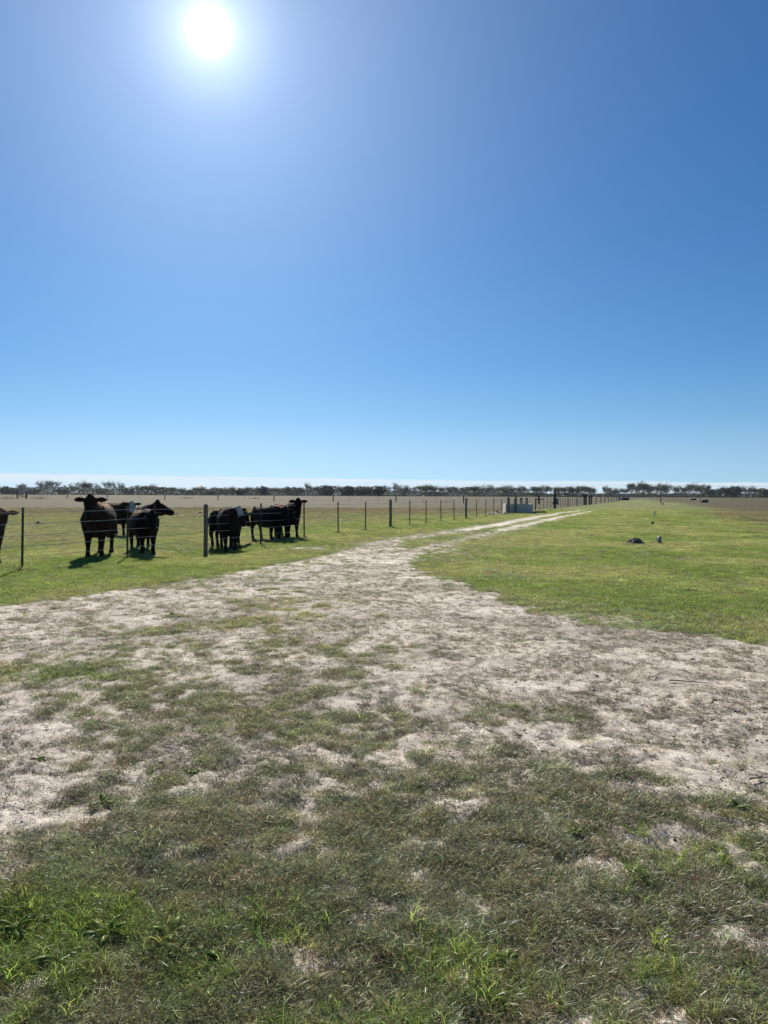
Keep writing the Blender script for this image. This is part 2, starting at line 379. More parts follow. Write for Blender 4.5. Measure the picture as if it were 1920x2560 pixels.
def blade_material():
    m = bpy.data.materials.new('grass_blade'); m.use_nodes = True; nt = m.node_tree; N = nt.nodes; L = nt.links; N.clear()
    a = N.new('ShaderNodeAttribute'); a.attribute_type = 'INSTANCER'; a.attribute_name = 'tint'
    b = N.new('ShaderNodeAttribute'); b.attribute_name = 'shade'
    sc = N.new('ShaderNodeVectorMath'); sc.operation = 'MULTIPLY'; L.new(a.outputs['Color'], sc.inputs[0]); L.new(b.outputs['Color'], sc.inputs[1])
    d = N.new('ShaderNodeBsdfDiffuse'); t = N.new('ShaderNodeBsdfTranslucent'); g = N.new('ShaderNodeBsdfGlossy'); g.inputs['Roughness'].default_value = .38
    L.new(sc.outputs[0], d.inputs[0]); L.new(sc.outputs[0], t.inputs[0]); g.inputs[0].default_value = (.9, .95, 1, 1)
    m1 = N.new('ShaderNodeMixShader'); m1.inputs[0].default_value = .58; L.new(d.outputs[0], m1.inputs[1]); L.new(t.outputs[0], m1.inputs[2])
    m2 = N.new('ShaderNodeMixShader'); m2.inputs[0].default_value = .026; L.new(m1.outputs[0], m2.inputs[1]); L.new(g.outputs[0], m2.inputs[2])
    o = N.new('ShaderNodeOutputMaterial'); L.new(m2.outputs[0], o.inputs[0]); return m
def leaf_material(name, c1, c2, trans=.35, gloss=.06):
    m = bpy.data.materials.new(name); m.use_nodes = True; nt = m.node_tree; N = nt.nodes; L = nt.links; N.clear()
    n = noise_node(nt, .6 if 'tree' in name or 'brush' in name else 30, 4, .6)
    r = N.new('ShaderNodeValToRGB'); r.color_ramp.elements[0].position = .35; r.color_ramp.elements[1].position = .65
    r.color_ramp.elements[0].color = (*c1, 1); r.color_ramp.elements[1].color = (*c2, 1); L.new(n.outputs['Fac'], r.inputs[0])
    d = N.new('ShaderNodeBsdfDiffuse'); t = N.new('ShaderNodeBsdfTranslucent'); g = N.new('ShaderNodeBsdfGlossy'); g.inputs['Roughness'].default_value = .35
    L.new(r.outputs[0], d.inputs[0]); L.new(r.outputs[0], t.inputs[0])
    m1 = N.new('ShaderNodeMixShader'); m1.inputs[0].default_value = trans; L.new(d.outputs[0], m1.inputs[1]); L.new(t.outputs[0], m1.inputs[2])
    m2 = N.new('ShaderNodeMixShader'); m2.inputs[0].default_value = gloss; L.new(m1.outputs[0], m2.inputs[1]); L.new(g.outputs[0], m2.inputs[2])
    o = N.new('ShaderNodeOutputMaterial'); L.new(m2.outputs[0], o.inputs[0]); return m
def coat_material():
    m, nt, b = new_mat('cow_coat'); L = nt.links
    a = nt.nodes.new('ShaderNodeAttribute'); a.attribute_name = 'coat'
    n = noise_node(nt, 9, 6, .7, mapping=(1, 1, 2.2)); n2 = noise_node(nt, 90, 3, .6, mapping=(1, 1, .25))
    mr = nt.nodes.new('ShaderNodeMapRange'); L.new(n.outputs['Fac'], mr.inputs[0]); mr.inputs[1].default_value = .3; mr.inputs[2].default_value = .7; mr.inputs[3].default_value = .7; mr.inputs[4].default_value = 1.35
    sc = nt.nodes.new('ShaderNodeVectorMath'); sc.operation = 'SCALE'; L.new(a.outputs['Color'], sc.inputs[0]); L.new(mr.outputs[0], sc.inputs['Scale'])
    L.new(sc.outputs[0], b.inputs['Base Color']); b.inputs['Roughness'].default_value = .72; b.inputs['Specular IOR Level'].default_value = .07
    b.inputs['Sheen Weight'].default_value = .07; b.inputs['Sheen Roughness'].default_value = .35; b.inputs['Sheen Tint'].default_value = (1, .72, .48, 1)
    bp = nt.nodes.new('ShaderNodeBump'); bp.inputs['Strength'].default_value = .7; bp.inputs['Distance'].default_value = .02; L.new(n2.outputs['Fac'], bp.inputs['Height'])
    bp2 = nt.nodes.new('ShaderNodeBump'); bp2.inputs['Strength'].default_value = .5; bp2.inputs['Distance'].default_value = .05; L.new(n.outputs['Fac'], bp2.inputs['Height']); L.new(bp.outputs[0], bp2.inputs['Normal'])
    L.new(bp2.outputs[0], b.inputs['Normal']); return m
M = {}
M['ground'] = ground_material(); M['blade'] = blade_material(); M['coat'] = coat_material()
M['wood'] = simple_mat('weathered_post_wood', (.13, .115, .10), (.24, .215, .18), 9, .85, .6, mapping=(3, 3, .35))
M['darkwood'] = simple_mat('dark_creosote_wood', (.035, .03, .028), (.08, .07, .06), 9, .8, .6, mapping=(3, 3, .35))
M['tpost'] = simple_mat('green_painted_steel', (.055, .075, .055), (.10, .12, .085), 14, .55, .2, .3)
M['tposttop'] = simple_mat('rusty_post_top', (.16, .12, .11), (.24, .2, .19), 18, .6, .2)
M['wire'] = simple_mat('galvanised_wire', (.60, .57, .54), (.78, .74, .70), 6, .35, 0, .35)
M['concrete'] = simple_mat('pale_concrete', (.44, .42, .39), (.58, .55, .50), 4, .9, .4)
M['water'] = simple_mat('trough_water', (.015, .02, .02), (.03, .035, .03), 4, .06, .05)
M['iron'] = simple_mat('dark_rusted_pipe', (.03, .024, .022), (.075, .05, .04), 8, .7, .4, .3)
M['palegreen'] = simple_mat('faded_pvc', (.20, .23, .14), (.38, .41, .28), 16, .55, .15)
M['white'] = simple_mat('white_pvc', (.68, .68, .65), (.80, .80, .77), 16, .5, .1)
M['black'] = simple_mat('black_poly', (.018, .018, .02), (.04, .04, .042), 12, .5, .2)
M['clay'] = simple_mat('dug_soil', (.06, .05, .042), (.15, .125, .10), 14, .95, .8, dist=.03)
M['hoof'] = simple_mat('hoof_horn', (.03, .026, .022), (.07, .06, .05), 20, .6, .1)
M['tailhair'] = simple_mat('tail_hair', (.012, .010, .009), (.035, .026, .02), 60, .6, .5, mapping=(1, 1, .2))
M['eye'] = simple_mat('dark_eye', (.006, .005, .005), (.01, .01, .01), 5, .08, 0)
M['tag'] = simple_mat('ear_tag_plastic', (.70, .68, .58), (.8, .78, .66), 5, .4, 0)
M['bark'] = simple_mat('tree_bark', (.075, .068, .06), (.15, .135, .12), 3, .9, .3, mapping=(1, 1, .3))
M['twig'] = leaf_material('tree_bare_twigs', (.10, .095, .075), (.165, .15, .105), .15, .03)
M['sparse'] = leaf_material('tree_sparse_leaves', (.07, .085, .04), (.13, .14, .065), .4, .04)
M['ever'] = leaf_material('tree_evergreen_leaves', (.022, .034, .018), (.045, .062, .028), .2, .05)
M['brush'] = leaf_material('brush_leaves', (.040, .050, .028), (.085, .088, .05), .25, .04)
M['weed'] = leaf_material('weed_leaf', (.18, .28, .06), (.30, .38, .09), .65, .015)
M['rubble'] = simple_mat('pale_rubble', (.13, .11, .09), (.38, .34, .28), 5, .9, .8, dist=.05)
M['drygrass'] = leaf_material('dry_pasture_weeds', (.16, .125, .075), (.26, .20, .12), .35, .01)
M['stick'] = simple_mat('dry_stick', (.11, .09, .07), (.22, .18, .14), 30, .9, .4)

# ------------------------------------------------------------------ ground: one sheet, finer near the yard
def build_ground():
    th_f = np.linspace(-R(40), R(40), 620)
    th_c1 = np.linspace(R(40), R(320), 60)[1:-1]
    th = np.concatenate([th_f, th_c1])                     # closed ring
    rr = [1.15]
    while rr[-1] < 2500:
        r_ = rr[-1]; rr.append(r_*(1.0066 if r_ < 45 else 1.013 if r_ < 400 else 1.06))
    rr = np.array(rr); n = len(th); m = len(rr)
    T, Rr = np.meshgrid(th, rr); x = Rr*np.sin(T); y = Rr*np.cos(T)
    x = x.ravel(); y = y.ravel()
    z = height(x, y)
    bare, g, brown = fields(x, y)
    gc = grass_colour(x, y, g, brown)
    r = np.hypot(x, y)
    # under the modelled blades lies soil and litter; far off the sheet itself is the sward, blade self-shadow darkened into its colour
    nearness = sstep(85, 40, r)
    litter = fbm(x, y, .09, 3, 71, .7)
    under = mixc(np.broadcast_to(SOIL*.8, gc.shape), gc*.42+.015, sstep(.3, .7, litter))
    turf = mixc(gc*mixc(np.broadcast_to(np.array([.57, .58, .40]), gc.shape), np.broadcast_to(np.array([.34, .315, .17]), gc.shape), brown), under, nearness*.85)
    ym = fields.yard*sstep(.30, .62, fbm(x, y, .07, 3, 72, .6)+.10*fbm(x, y, .5, 3, 73))
    turf = mixc(turf, np.broadcast_to(SAND2*.92, gc.shape), ym*.85)
    sand = mixc(np.broadcast_to(SAND2, gc.shape), np.broadcast_to(SAND, gc.shape), sstep(.38, .62, fbm(x, y, .8, 5, 81, .6)))
    speck = sstep(.60, .74, fbm(x, y, .05, 3, 83, .7))*sstep(24, 12, r)
    sand = mixc(sand, np.broadcast_to(SOIL*1.5, gc.shape), speck*.6)
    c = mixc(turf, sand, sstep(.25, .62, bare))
    for qx, qy, rad in DIRT:
        p = at(qx, qy); d = np.hypot((x-p.x)/rad, (y-p.y)/(rad*.8)); c = mixc(c, np.broadcast_to(SOIL*1.15, c.shape), sstep(1.1, .4, d+(fbm(x, y, .4, 4, 88)-.5)*1.4)*.8)
    V = np.stack([x, y, z], -1)
    i = np.arange(m-1)[:, None]*n; k = np.arange(n)[None]; k2 = (k+1) % n
    Fc = np.stack([i+k, i+n+k, i+n+k2, i+k2], -1).reshape(-1, 4)
    # centre disc
    V = np.vstack([V, [[0, 0, 0]]]); c = np.vstack([c, c[:1]])
    me = bpy.data.meshes.new('ground'); fast_mesh(me, V, Fc[:, ::-1])
    # fan in the middle
    me2 = bpy.data.meshes.new('ground_center')
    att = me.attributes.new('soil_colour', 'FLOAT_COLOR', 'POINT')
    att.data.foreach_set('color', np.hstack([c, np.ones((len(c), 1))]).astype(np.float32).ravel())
    import bmesh
    bm = bmesh.new(); bm.from_mesh(me); bm.verts.ensure_lookup_table()
    ctr = bm.verts[len(V)-1]
    for q in range(n):
        try: bm.faces.new((ctr, bm.verts[(q+1) % n], bm.verts[q]))
        except ValueError: pass
    bm.normal_update(); bm.to_mesh(me); bm.free(); bpy.data.meshes.remove(me2)
    me.materials.append(M['ground']); me.polygons.foreach_set('use_smooth', np.ones(len(me.polygons), bool))
    if me.polygons[10].normal.z < 0: me.flip_normals()
    o = link(bpy.data.objects.new('ground', me)); tag(o, kind='structure'); return o
build_ground()

# ------------------------------------------------------------------ grass: modelled blades on scattered points
def blade_mesh(name, n, rad, lmin, lmax, wid, el0, el1, droop, segs=3, seed=0, shade=(.7, 1.25)):
    r_ = np.random.default_rng(seed); V = []; Fc = []; S = []
    for i in range(n):
        a = r_.uniform(0, 2*math.pi); rr = rad*math.sqrt(r_.uniform()); bx, by = rr*math.cos(a), rr*math.sin(a)
        az = r_.uniform(0, 2*math.pi); el = R(r_.uniform(el0, el1)); L = r_.uniform(lmin, lmax); w = wid*r_.uniform(.6, 1.3)
        p = Vector((bx, by, -.004)); sh = r_.uniform(*shade); tw = r_.uniform(-.8, .8)
        hue = r_.uniform(-.12, .12)
        col = (sh*(1+hue), sh, sh*(1-hue*.5), 1); base = len(V)
        for s in range(segs):
            d = Vector((math.cos(az)*math.cos(el), math.sin(az)*math.cos(el), math.sin(el)))
            sd = Vector((-math.sin(az), math.cos(az), 0)); sd = (sd*math.cos(tw) + d.cross(sd)*math.sin(tw))
            ww = w*(1-.25*s/segs)*.5
            V.append(p-sd*ww); V.append(p+sd*ww); S += [col, col]
            p = p + d*(L/segs); el -= droop/segs*r_.uniform(.6, 1.4); az += r_.uniform(-.25, .25)
            if p.z < .002: p.z = .002; el = abs(el)*.3
        V.append(p); S.append(col)
        for s in range(segs-1): b = base+2*s; Fc.append((b, b+1, b+3, b+2))
        Fc.append((base+2*segs-2, base+2*segs-1, base+2*segs))
    me = bpy.data.meshes.new(name); me.from_pydata([tuple(v) for v in V], [], Fc); me.materials.append(M['blade'])
    at_ = me.attributes.new('shade', 'FLOAT_COLOR', 'POINT'); at_.data.foreach_set('color', np.array(S, np.float32).ravel())
    return me
def scatter(name, protos, P, rot, scl, idx, tintc, label, cat):
    """one 'stuff' object: points carrying turn, size, pick and colour, with blades instanced on them"""
    pc = bpy.data.collections.new(name + ' blades')
    for i, me in enumerate(protos): pc.objects.link(bpy.data.objects.new('%s_blade_%02d' % (name, i), me))
    me = bpy.data.meshes.new(name); me.vertices.add(len(P)); me.vertices.foreach_set('co', P.astype(np.float32).ravel())
    for nm, ty, dat, key in (('turn', 'FLOAT_VECTOR', rot, 'vector'), ('size', 'FLOAT_VECTOR', scl, 'vector'), ('pick', 'INT', idx, 'value'), ('tint', 'FLOAT_COLOR', np.hstack([tintc, np.ones((len(P), 1))]), 'color')):
        a = me.attributes.new(nm, ty, 'POINT'); a.data.foreach_set(key, dat.astype(np.int32 if ty == 'INT' else np.float32).ravel())
    o = link(bpy.data.objects.new(name, me)); tag(o, label, cat, kind='stuff')
    ng = bpy.data.node_groups.new(name, 'GeometryNodeTree')
    ng.interface.new_socket('Geometry', in_out='INPUT', socket_type='NodeSocketGeometry'); ng.interface.new_socket('Geometry', in_out='OUTPUT', socket_type='NodeSocketGeometry')
    gi = ng.nodes.new('NodeGroupInput'); go = ng.nodes.new('NodeGroupOutput'); ip = ng.nodes.new('GeometryNodeInstanceOnPoints')
    ci = ng.nodes.new('GeometryNodeCollectionInfo'); ci.inputs['Collection'].default_value = pc; ci.inputs['Separate Children'].default_value = True; ci.inputs['Reset Children'].default_value = True
    def na(nm, dt):
        n = ng.nodes.new('GeometryNodeInputNamedAttribute'); n.data_type = dt; n.inputs['Name'].default_value = nm; return n.outputs['Attribute']
    ip.inputs['Pick Instance'].default_value = True
    L = ng.links; L.new(gi.outputs[0], ip.inputs['Points']); L.new(ci.outputs[0], ip.inputs['Instance']); L.new(na('pick', 'INT'), ip.inputs['Instance Index'])
    e2r = ng.nodes.new('FunctionNodeEulerToRotation'); L.new(na('turn', 'FLOAT_VECTOR'), e2r.inputs[0]); L.new(e2r.outputs[0], ip.inputs['Rotation'])
    L.new(na('size', 'FLOAT_VECTOR'), ip.inputs['Scale']); L.new(ip.outputs[0], go.inputs[0])
    md = o.modifiers.new('blades', 'NODES'); md.node_group = ng; return o

mats = [blade_mesh('mat', 115, .13, .035, .085, .0024, 3, 55, .45, 3, 100+i, (.55, 1.5)) for i in range(5)]           # thatch, lying
turf = [blade_mesh('turf', 95, .13, .025, .060, .0030, 25, 85, .9, 3, 200+i, (.6, 1.45)) for i in range(4)]         # short live grass
small = [blade_mesh('small', 46, .062, .025, .07, .0024, 3, 60, .5, 3, 600+i, (.5, 1.6)) for i in range(5)]        # little tufts, broken cover
sprig = [blade_mesh('sprig', 14, .035, .02, .055, .0026, 5, 60, .7, 3, 300+i) for i in range(5)]       # thin sprigs in the sand
longg = [blade_mesh('long', 16, .035, .07, .15, .0042, 45, 85, 1.1, 4, 400+i, (.85, 1.3)) for i in range(4)]
straw = [blade_mesh('straw', 5, .06, .06, .15, .0022, 0, 20, .2, 4, 500+i, (.9, 1.3)) for i in range(3)]

def cand(n, r0, r1, k=2.0):
    """n points over the wedge in view and well past its sides, thinning with distance"""
    u = rng.uniform(0, 1, n)
    if k == 2.0: r = r0*(r1/r0)**u
    else: e = 2-k; r = (r0**e + u*(r1**e-r0**e))**(1/e)
    t = rng.uniform(-R(37), R(37), n); x = r*np.sin(t) + rng.normal(0, .3, n); y = r*np.cos(t)-.25
    return x, y, np.hypot(x, y)
def jitter(c, amt): return np.clip(c*(1+rng.normal(0, amt, (len(c), 1)))*(1+rng.normal(0, amt*.35, (len(c), 3))), .004, .9)
def lay(name, protos, x, y, keep, scale, tintc, label, cat, zs=1.0):
    x = x[keep]; y = y[keep]; s = scale[keep]; tintc = tintc[keep]
    P = np.stack([x, y, height(x, y)], -1); n = len(P)
    rot = np.stack([rng.normal(0, .08, n), rng.normal(0, .08, n), rng.uniform(0, 6.283, n)], -1)
    S = np.stack([s, s, s*zs*rng.uniform(.8, 1.2, n)], -1)
    print(name, n)
    return scatter(name, protos, P, rot, S, rng.integers(0, len(protos), n), tintc, label, cat)

# a) matted turf of the yard and the fields
x, y, r = cand(150000, 1.7, 95, 1.25)
bare, g, brown = fields(x, y)
dens = np.where(r < 9, 1.0, 1.0)
pr = np.clip(1.08-bare*1.45, 0, 1)
inyard = grid_lookup(GG, *project(x, np.maximum(y, .3)))
keep = (rng.uniform(0, 1, len(x)) < pr*sstep(97, 68, r)) & ~((r < 24) & (bare > .02) & (rng.uniform(0, 1, len(x)) < .86)) & ~((r < 9) & (fields.yard > .5) & (rng.uniform(0, 1, len(x)) < np.interp(r, [2.3, 4, 9], [.55, .72, .78])))
scale = np.interp(r, [2, 8, 20, 50, 95], [.8, .95, 1.2, 1.7, 2.2])*rng.uniform(.7, 1.25, len(x))*(1-.35*bare)
gc = grass_colour(x, y, g, brown)
live = rng.uniform(0, 1, len(x)) < sstep(.18, .72, g)
deadc = mixc(np.broadcast_to(np.array([.50, .49, .28]), gc.shape), np.broadcast_to(np.array([.18, .185, .085]), gc.shape), rng.uniform(0, 1, len(x))**1.5)
gcol_ = jitter(mixc(gc*1.25, deadc, (~live)*np.where(r < 14, .75, .25)), .22)*(.72+.56*fbm(x, y, .5, 4, 161, .7))[:, None]
lay('short_turf', turf, x, y, keep & live, scale, gcol_, 'short green grass growing over the pasture and the verges of the sandy yard', 'grass', .85)
lay('thatch', mats, x, y, keep & ~live, scale, gcol_, 'matted dry and olive thatch covering the trodden foreground', 'dead grass', .8)
x, y, r = cand(330000, 1.7, 27, 1.3)
bare, g, brown = fields(x, y)
thin = .16+.62*sstep(.42, .62, fbm(x, y, .10, 3, 181, .6)); thin = thin+(1-thin)*.35*sstep(4.2, 2.6, r)
keep = (rng.uniform(0, 1, len(x)) < np.clip(1.05-bare*1.6, 0, 1)*thin) & ((bare > .004) | (r < 8))
gc = grass_colour(x, y, g, brown)
dc = mixc(np.broadcast_to(np.array([.50, .50, .29]), gc.shape), np.broadcast_to(np.array([.19, .185, .09]), gc.shape), rng.uniform(0, 1, len(x))**1.3)
lv = rng.uniform(0, 1, len(x)) < sstep(.1, .8, g)*.8+.08
c = jitter(mixc(gc*1.25, dc, np.where(lv, .1, .85)), .28)
lay('broken_turf', small, x, y, keep, np.interp(r, [2, 10, 27], [.8, 1.1, 1.7])*rng.uniform(.65, 1.3, len(x)), c, 'broken low tufts of olive and dry grass between patches of sand', 'grass', .85)
# b) thin sprigs broken over the sand
x, y, r = cand(260000, 1.7, 34, 1.35)
bare, g, brown = fields(x, y)
cl = fbm(x, y, .28, 4, 131, .65)
pr = (.16+.84*sstep(.40, .60, cl))*np.clip(1.15-bare*.35, 0, 1)
keep = (rng.uniform(0, 1, len(x)) < pr) & (bare > .05)
gc = grass_colour(x, y, g*.8, brown)
sc_ = np.interp(r, [2, 10, 34], [.75, 1.1, 2.0])*rng.uniform(.6, 1.3, len(x))
c = jitter(mixc(gc, np.broadcast_to(np.array([.19, .155, .105]), gc.shape), rng.uniform(0, .9, len(x))), .2)
lay('sand_sprigs', sprig, x, y, keep, sc_, c, 'sparse broken sprigs of grass scattered over the pale sand', 'grass', .75)
# c) long fresh blades in the near grass
x, y, r = cand(26000, 1.7, 6.2, 1.2)
bare, g, brown = fields(x, y)
px, py = project(x, np.maximum(y, .3))
lg = sstep(.52, .68, fbm(x, y, .35, 4, 141, .55)+ .30*(g-.45))*sstep(2020, 2200, py)
for (qx, qy, rad) in [(1060, 2360, .22), (1320, 2330, .12), (420, 2380, .4), (640, 2320, .3), (120, 2330, .4), (1650, 2440, .25), (760, 2330, .2), (1900, 2520, .25), (150, 2500, .15), (540, 2180, .12)]:
    c0 = at(qx, qy); lg = np.maximum(lg, .85*np.exp(-((x-c0.x)**2+(y-c0.y)**2)/(rad*.6)**2))
keep = rng.uniform(0, 1, len(x)) < lg*.19
c = jitter(mixc(np.broadcast_to(np.array([.18, .27, .05]), x.shape+(3,)), np.broadcast_to(np.array([.36, .41, .10]), x.shape+(3,)), rng.uniform(0, 1, len(x))), .15)
lay('long_grass', longg, x, y, keep, rng.uniform(.45, .95, len(x)), c, 'longer fresh green blades standing up in the nearest grass', 'grass', .9)
x, y, r = cand(30000, 9, 75, 1.2)
bare, g, brown = fields(x, y)
lump = sstep(.54, .70, fbm(x, y, .8, 4, 171, .6))*(.5+.5*sstep(.45, .6, fbm(x, y, 7, 3, 173)))
keep = (rng.uniform(0, 1, len(x)) < lump*.8) & (bare < .1)
c = jitter(mixc(grass_colour(x, y, g, brown)*.8, np.broadcast_to(np.array([.30, .26, .14]), x.shape+(3,)), rng.uniform(0, .8, len(x))), .2)
lay('rank_tufts', longg, x, y, keep, np.interp(r, [9, 75], [.55, 1.5])*rng.uniform(.6, 1.2, len(x)), c, 'rank taller tufts dotted over the grazed pasture', 'grass', .7)
# d) dry straws lying about
x, y, r = cand(16000, 1.7, 12, 1.3)
c = jitter(np.broadcast_to(np.array([.42, .37, .27]), x.shape+(3,)), .2)
lay('dry_straw', straw, x, y, rng.uniform(0, 1, len(x)) < .75, np.interp(r, [2, 12], [.6, 1.3])*rng.uniform(.5, 1.2, len(x)), c, 'pale dry straws lying loose on the turf and sand', 'straw', .5)
# e) crumbs of soil on the bare ground
def crumb(seed):
    r_ = random.Random(seed); mb = MB(); V = []; n = 6
    for k, (zz, rr) in enumerate(((-.4, .6), (.1, 1.0), (.55, .6))):
        for i in range(n): a = 6.283*i/n; q = rr*r_.uniform(.7, 1.25); V.append((q*math.cos(a), q*math.sin(a)*.8, zz*r_.uniform(.8, 1.2)))
    Fc = [(k*n+i, k*n+(i+1) % n, (k+1)*n+(i+1) % n, (k+1)*n+i) for k in range(2) for i in range(n)] + [tuple(2*n+i for i in range(n))]
    me = bpy.data.meshes.new('crumb'); me.from_pydata(V, [], Fc); me.materials.append(M['blade'])
    a = me.attributes.new('shade', 'FLOAT_COLOR', 'POINT'); a.data.foreach_set('color', np.ones((len(V), 4), np.float32).ravel()); return me
x, y, r = cand(42000, 1.7, 22, 1.4)
bare, g, brown = fields(x, y)
px, py = project(x, np.maximum(y, .3))
rough = .25+.9*sstep(.5, .68, fbm(x, y, .7, 3, 151)) + 1.2*((px > 1740) & (py > 1780) & (py < 2020))
keep = (rng.uniform(0, 1, len(x)) < rough*.5) & (bare > .3)
c = jitter(mixc(np.broadcast_to(np.array([.30, .265, .225]), x.shape+(3,)), np.broadcast_to(np.array([.20, .17, .14]), x.shape+(3,)), rng.uniform(0, 1, len(x))), .15)
lay('soil_crumbs', [crumb(i) for i in range(4)], x, y, keep, rng.lognormal(-5.5, .45, len(x))*np.interp(r, [2, 20], [.9, 2.2]), c, 'small clods and crumbs of soil lying on the bare sand', 'soil')

# ------------------------------------------------------------------ broadleaf weeds, sticks, clods near the camera
def weed(px, py, n, L, label, seed, wide=.28, up=(15, 60)):
    r_ = random.Random(seed); p = at(px, py); root = empty('weed_plant', (p.x, p.y, hz1(p.x, p.y)), r_.uniform(0, 6)); tag(root, label, 'weed', 'broadleaf weeds in the near turf')
    for i in range(n):
        az = 6.283*i/n + r_.uniform(-.4, .4); el = R(r_.uniform(*up)); l = L*.85*r_.uniform(.65, 1.1); w = l*wide; V = []; Fc = []
        q = Vector((0, 0, .005)); k = 7
        for s in range(k+1):
            t = s/k; d = Vector((math.cos(az)*math.cos(el), math.sin(az)*math.cos(el), math.sin(el))); sd = Vector((-math.sin(az), math.cos(az), 0))
            ww = w*(math.sin(math.pi*min(1, t*.93+.03))**.8)*(.35 if t < .2 else 1)*.5*(1+.22*math.sin(s*2.6+i)) + .0015
            nn = sd.cross(d)
            V += [q-sd*ww+nn*ww*.35, q.copy(), q+sd*ww+nn*ww*.35]; q = q + d*(l/k); el -= R(r_.uniform(6, 14))
        for s in range(k): b = 3*s; Fc += [(b, b+1, b+4, b+3), (b+1, b+2, b+5, b+4)]
        mb = MB(); mb.add(V, Fc); o = mb.build('leaf', M['weed'], root, True)
        sm = o.modifiers.new('thickness', 'SOLIDIFY'); sm.thickness = .0008
    return root
weed(265, 2340, 7, .13, 'tall leafy dock weed with lobed bright green leaves near the left of the foreground', 1, .30, (35, 75))
weed(425, 2335, 6, .10, 'small bright yellow-green leafy weed right of the tall dock', 2, .42, (30, 70))
weed(525, 2375, 5, .09, 'low weed with rounded pale leaves, right of the two dock weeds', 3, .4, (20, 50))
weed(40, 2330, 8, .13, 'leafy weed cut by the left edge of the picture', 4, .25, (25, 70))
weed(150, 2400, 7, .12, 'broad dark green weed below the leafy clump at the left edge', 5, .3, (20, 60))
weed(480, 1927, 8, .09, 'flat rosette weed alone at the rim of the grey sand patch', 6, .34, (5, 30))
weed(95, 1895, 7, .11, 'green rosette weed on the grey sand near the left edge', 7, .3, (8, 35))
weed(255, 2010, 6, .10, 'upright small weed at the lower corner of the bare sand patch', 8, .22, (35, 80))
weed(1440, 2085, 6, .06, 'tiny bright weed sprouting in the middle of the thatch on the right', 9, .35, (20, 60))
weed(1835, 2030, 7, .10, 'dark leafy weed near the right edge below the trodden sand', 10, .34, (10, 45))
weed(1270, 2395, 6, .07, 'small round-leaved clover-like weed beside the bright grass tuft at the bottom', 11, .55, (15, 50))
weed(1000, 2490, 7, .07, 'low grey-green weed with glossy leaves near the bottom edge', 12, .3, (5, 30))
weed(620, 2500, 7, .08, 'glossy flat-leaved weed at the bottom left of the middle', 13, .32, (5, 30))
def stick(px0, py0, px1, py1, rad, label, seed):
    r_ = random.Random(seed); a = at(px0, py0); b = at(px1, py1); mb = MB(); pts = []
    for i in range(7):
        t = i/6; p = a.lerp(b, t) + Vector((0, r_.uniform(-.012, .012), 0)); p.z = hz1(p.x, p.y)+.012+rad*.5; pts.append(p)
    o0 = pts[0].copy(); mb.tube([p-o0 for p in pts], [rad*(1-.6*i/6) for i in range(7)], 7)
    q = pts[3]-o0; mb.tube([q, q+Vector((.05, .03, .012)), q+Vector((.10, .04, .016))], [rad*.5, rad*.35, rad*.2], 6)
    o = mb.build('stick', M['stick'], None, True); o.location = o0; tag(o, label, 'stick', 'dry sticks on the sand'); return o
stick(1672, 1707, 1782, 1716, .006, 'long thin dark stick lying across the pale sand on the right', 1)
stick(1620, 1702, 1652, 1690, .005, 'short bent dry twig left of the long stick on the sand', 2)
stick(1872, 1958, 1925, 1952, .005, 'grey stick at the right edge on the rough trodden ground', 3)
def clod(px, py, s, label, seed):
    r_ = random.Random(seed); p = at(px, py); mb = MB(); V = []; n = 10; rings = [(0, 1.0), (.35, .95), (.7, .65), (.95, .25)]
    for zz, rr in rings:
        for i in range(n): a = 6.283*i/n; q = rr*r_.uniform(.75, 1.2); V.append((s*q*math.cos(a), s*.8*q*math.sin(a), s*.75*zz*r_.uniform(.85, 1.15)-.01))
    Fc = [(k*n+i, k*n+(i+1) % n, (k+1)*n+(i+1) % n, (k+1)*n+i) for k in range(3) for i in range(n)] + [tuple(3*n+i for i in range(n))]
    mb.add(V, Fc); o = mb.build('clod', M['clay'], None); o.location = (p.x, p.y, hz1(p.x, p.y)); tag(o, label, 'clod of earth', 'dark clods on the sand')
clod(1786, 1752, .022, 'dark clod on the clean pale sand below the long stick', 1)
clod(1782, 1803, .026, 'larger dark clod below the clod under the long stick', 2)
clod(1732, 1650, .028, 'dark clod on the sand nearest the green lawn edge at the right', 3)
clod(430, 1538, .05, 'dark dung lump on the white sand at the upper left of the yard', 4)
clod(1455, 1755, .02, 'small dark clod in the middle right of the bare yard', 5)

# ------------------------------------------------------------------ the main wire fence
FX = [55, 318, 514, 651, 760, 845, 913, 976, 1024, 1065, 1102, 1135, 1165, 1191, 1214, 1234, 1253, 1271]
WOODX = {514, 976, 1165, 1271, 1339, 1387, 1420, 1442, 1490, 1502, 1512, 1521, 1529}
def fence_pt(px, off=0.0):
    py = 1237 + (px-960)*math.tan(ROLL) + .1173*(1667-px); p = at(px, py); return p
def tpost_mesh(h):
    mb = MB(); w = .035
    mb.box((0, .006, h/2-.2), (w*1.25, .007, h+.4)); mb.box((0, -.016, h/2-.2), (.007, .036, h+.4))
    for k in range(int(h/.09)): mb.box((0, .013, .1+k*.09), (.012, .008, .02))
    return mb.mesh('t_post', M['tpost'])
def woodpost_mesh(h, w, mat, seed=0):
    r_ = random.Random(seed); mb = MB(); pts = []; rad = []
    for i in range(7):
        t = i/6; pts.append((r_.uniform(-.006, .006), r_.uniform(-.006, .006), -.2+(h+.2)*t)); rad.append((w*.5*r_.uniform(.94, 1.05), w*.5*r_.uniform(.94, 1.05)))
    pts.append((0, 0, h+.006)); rad.append((w*.42, w*.42)); mb.tube(pts, rad, 12, up=(0, 1, 0)); return mb.mesh('wooden_post', mat, False)
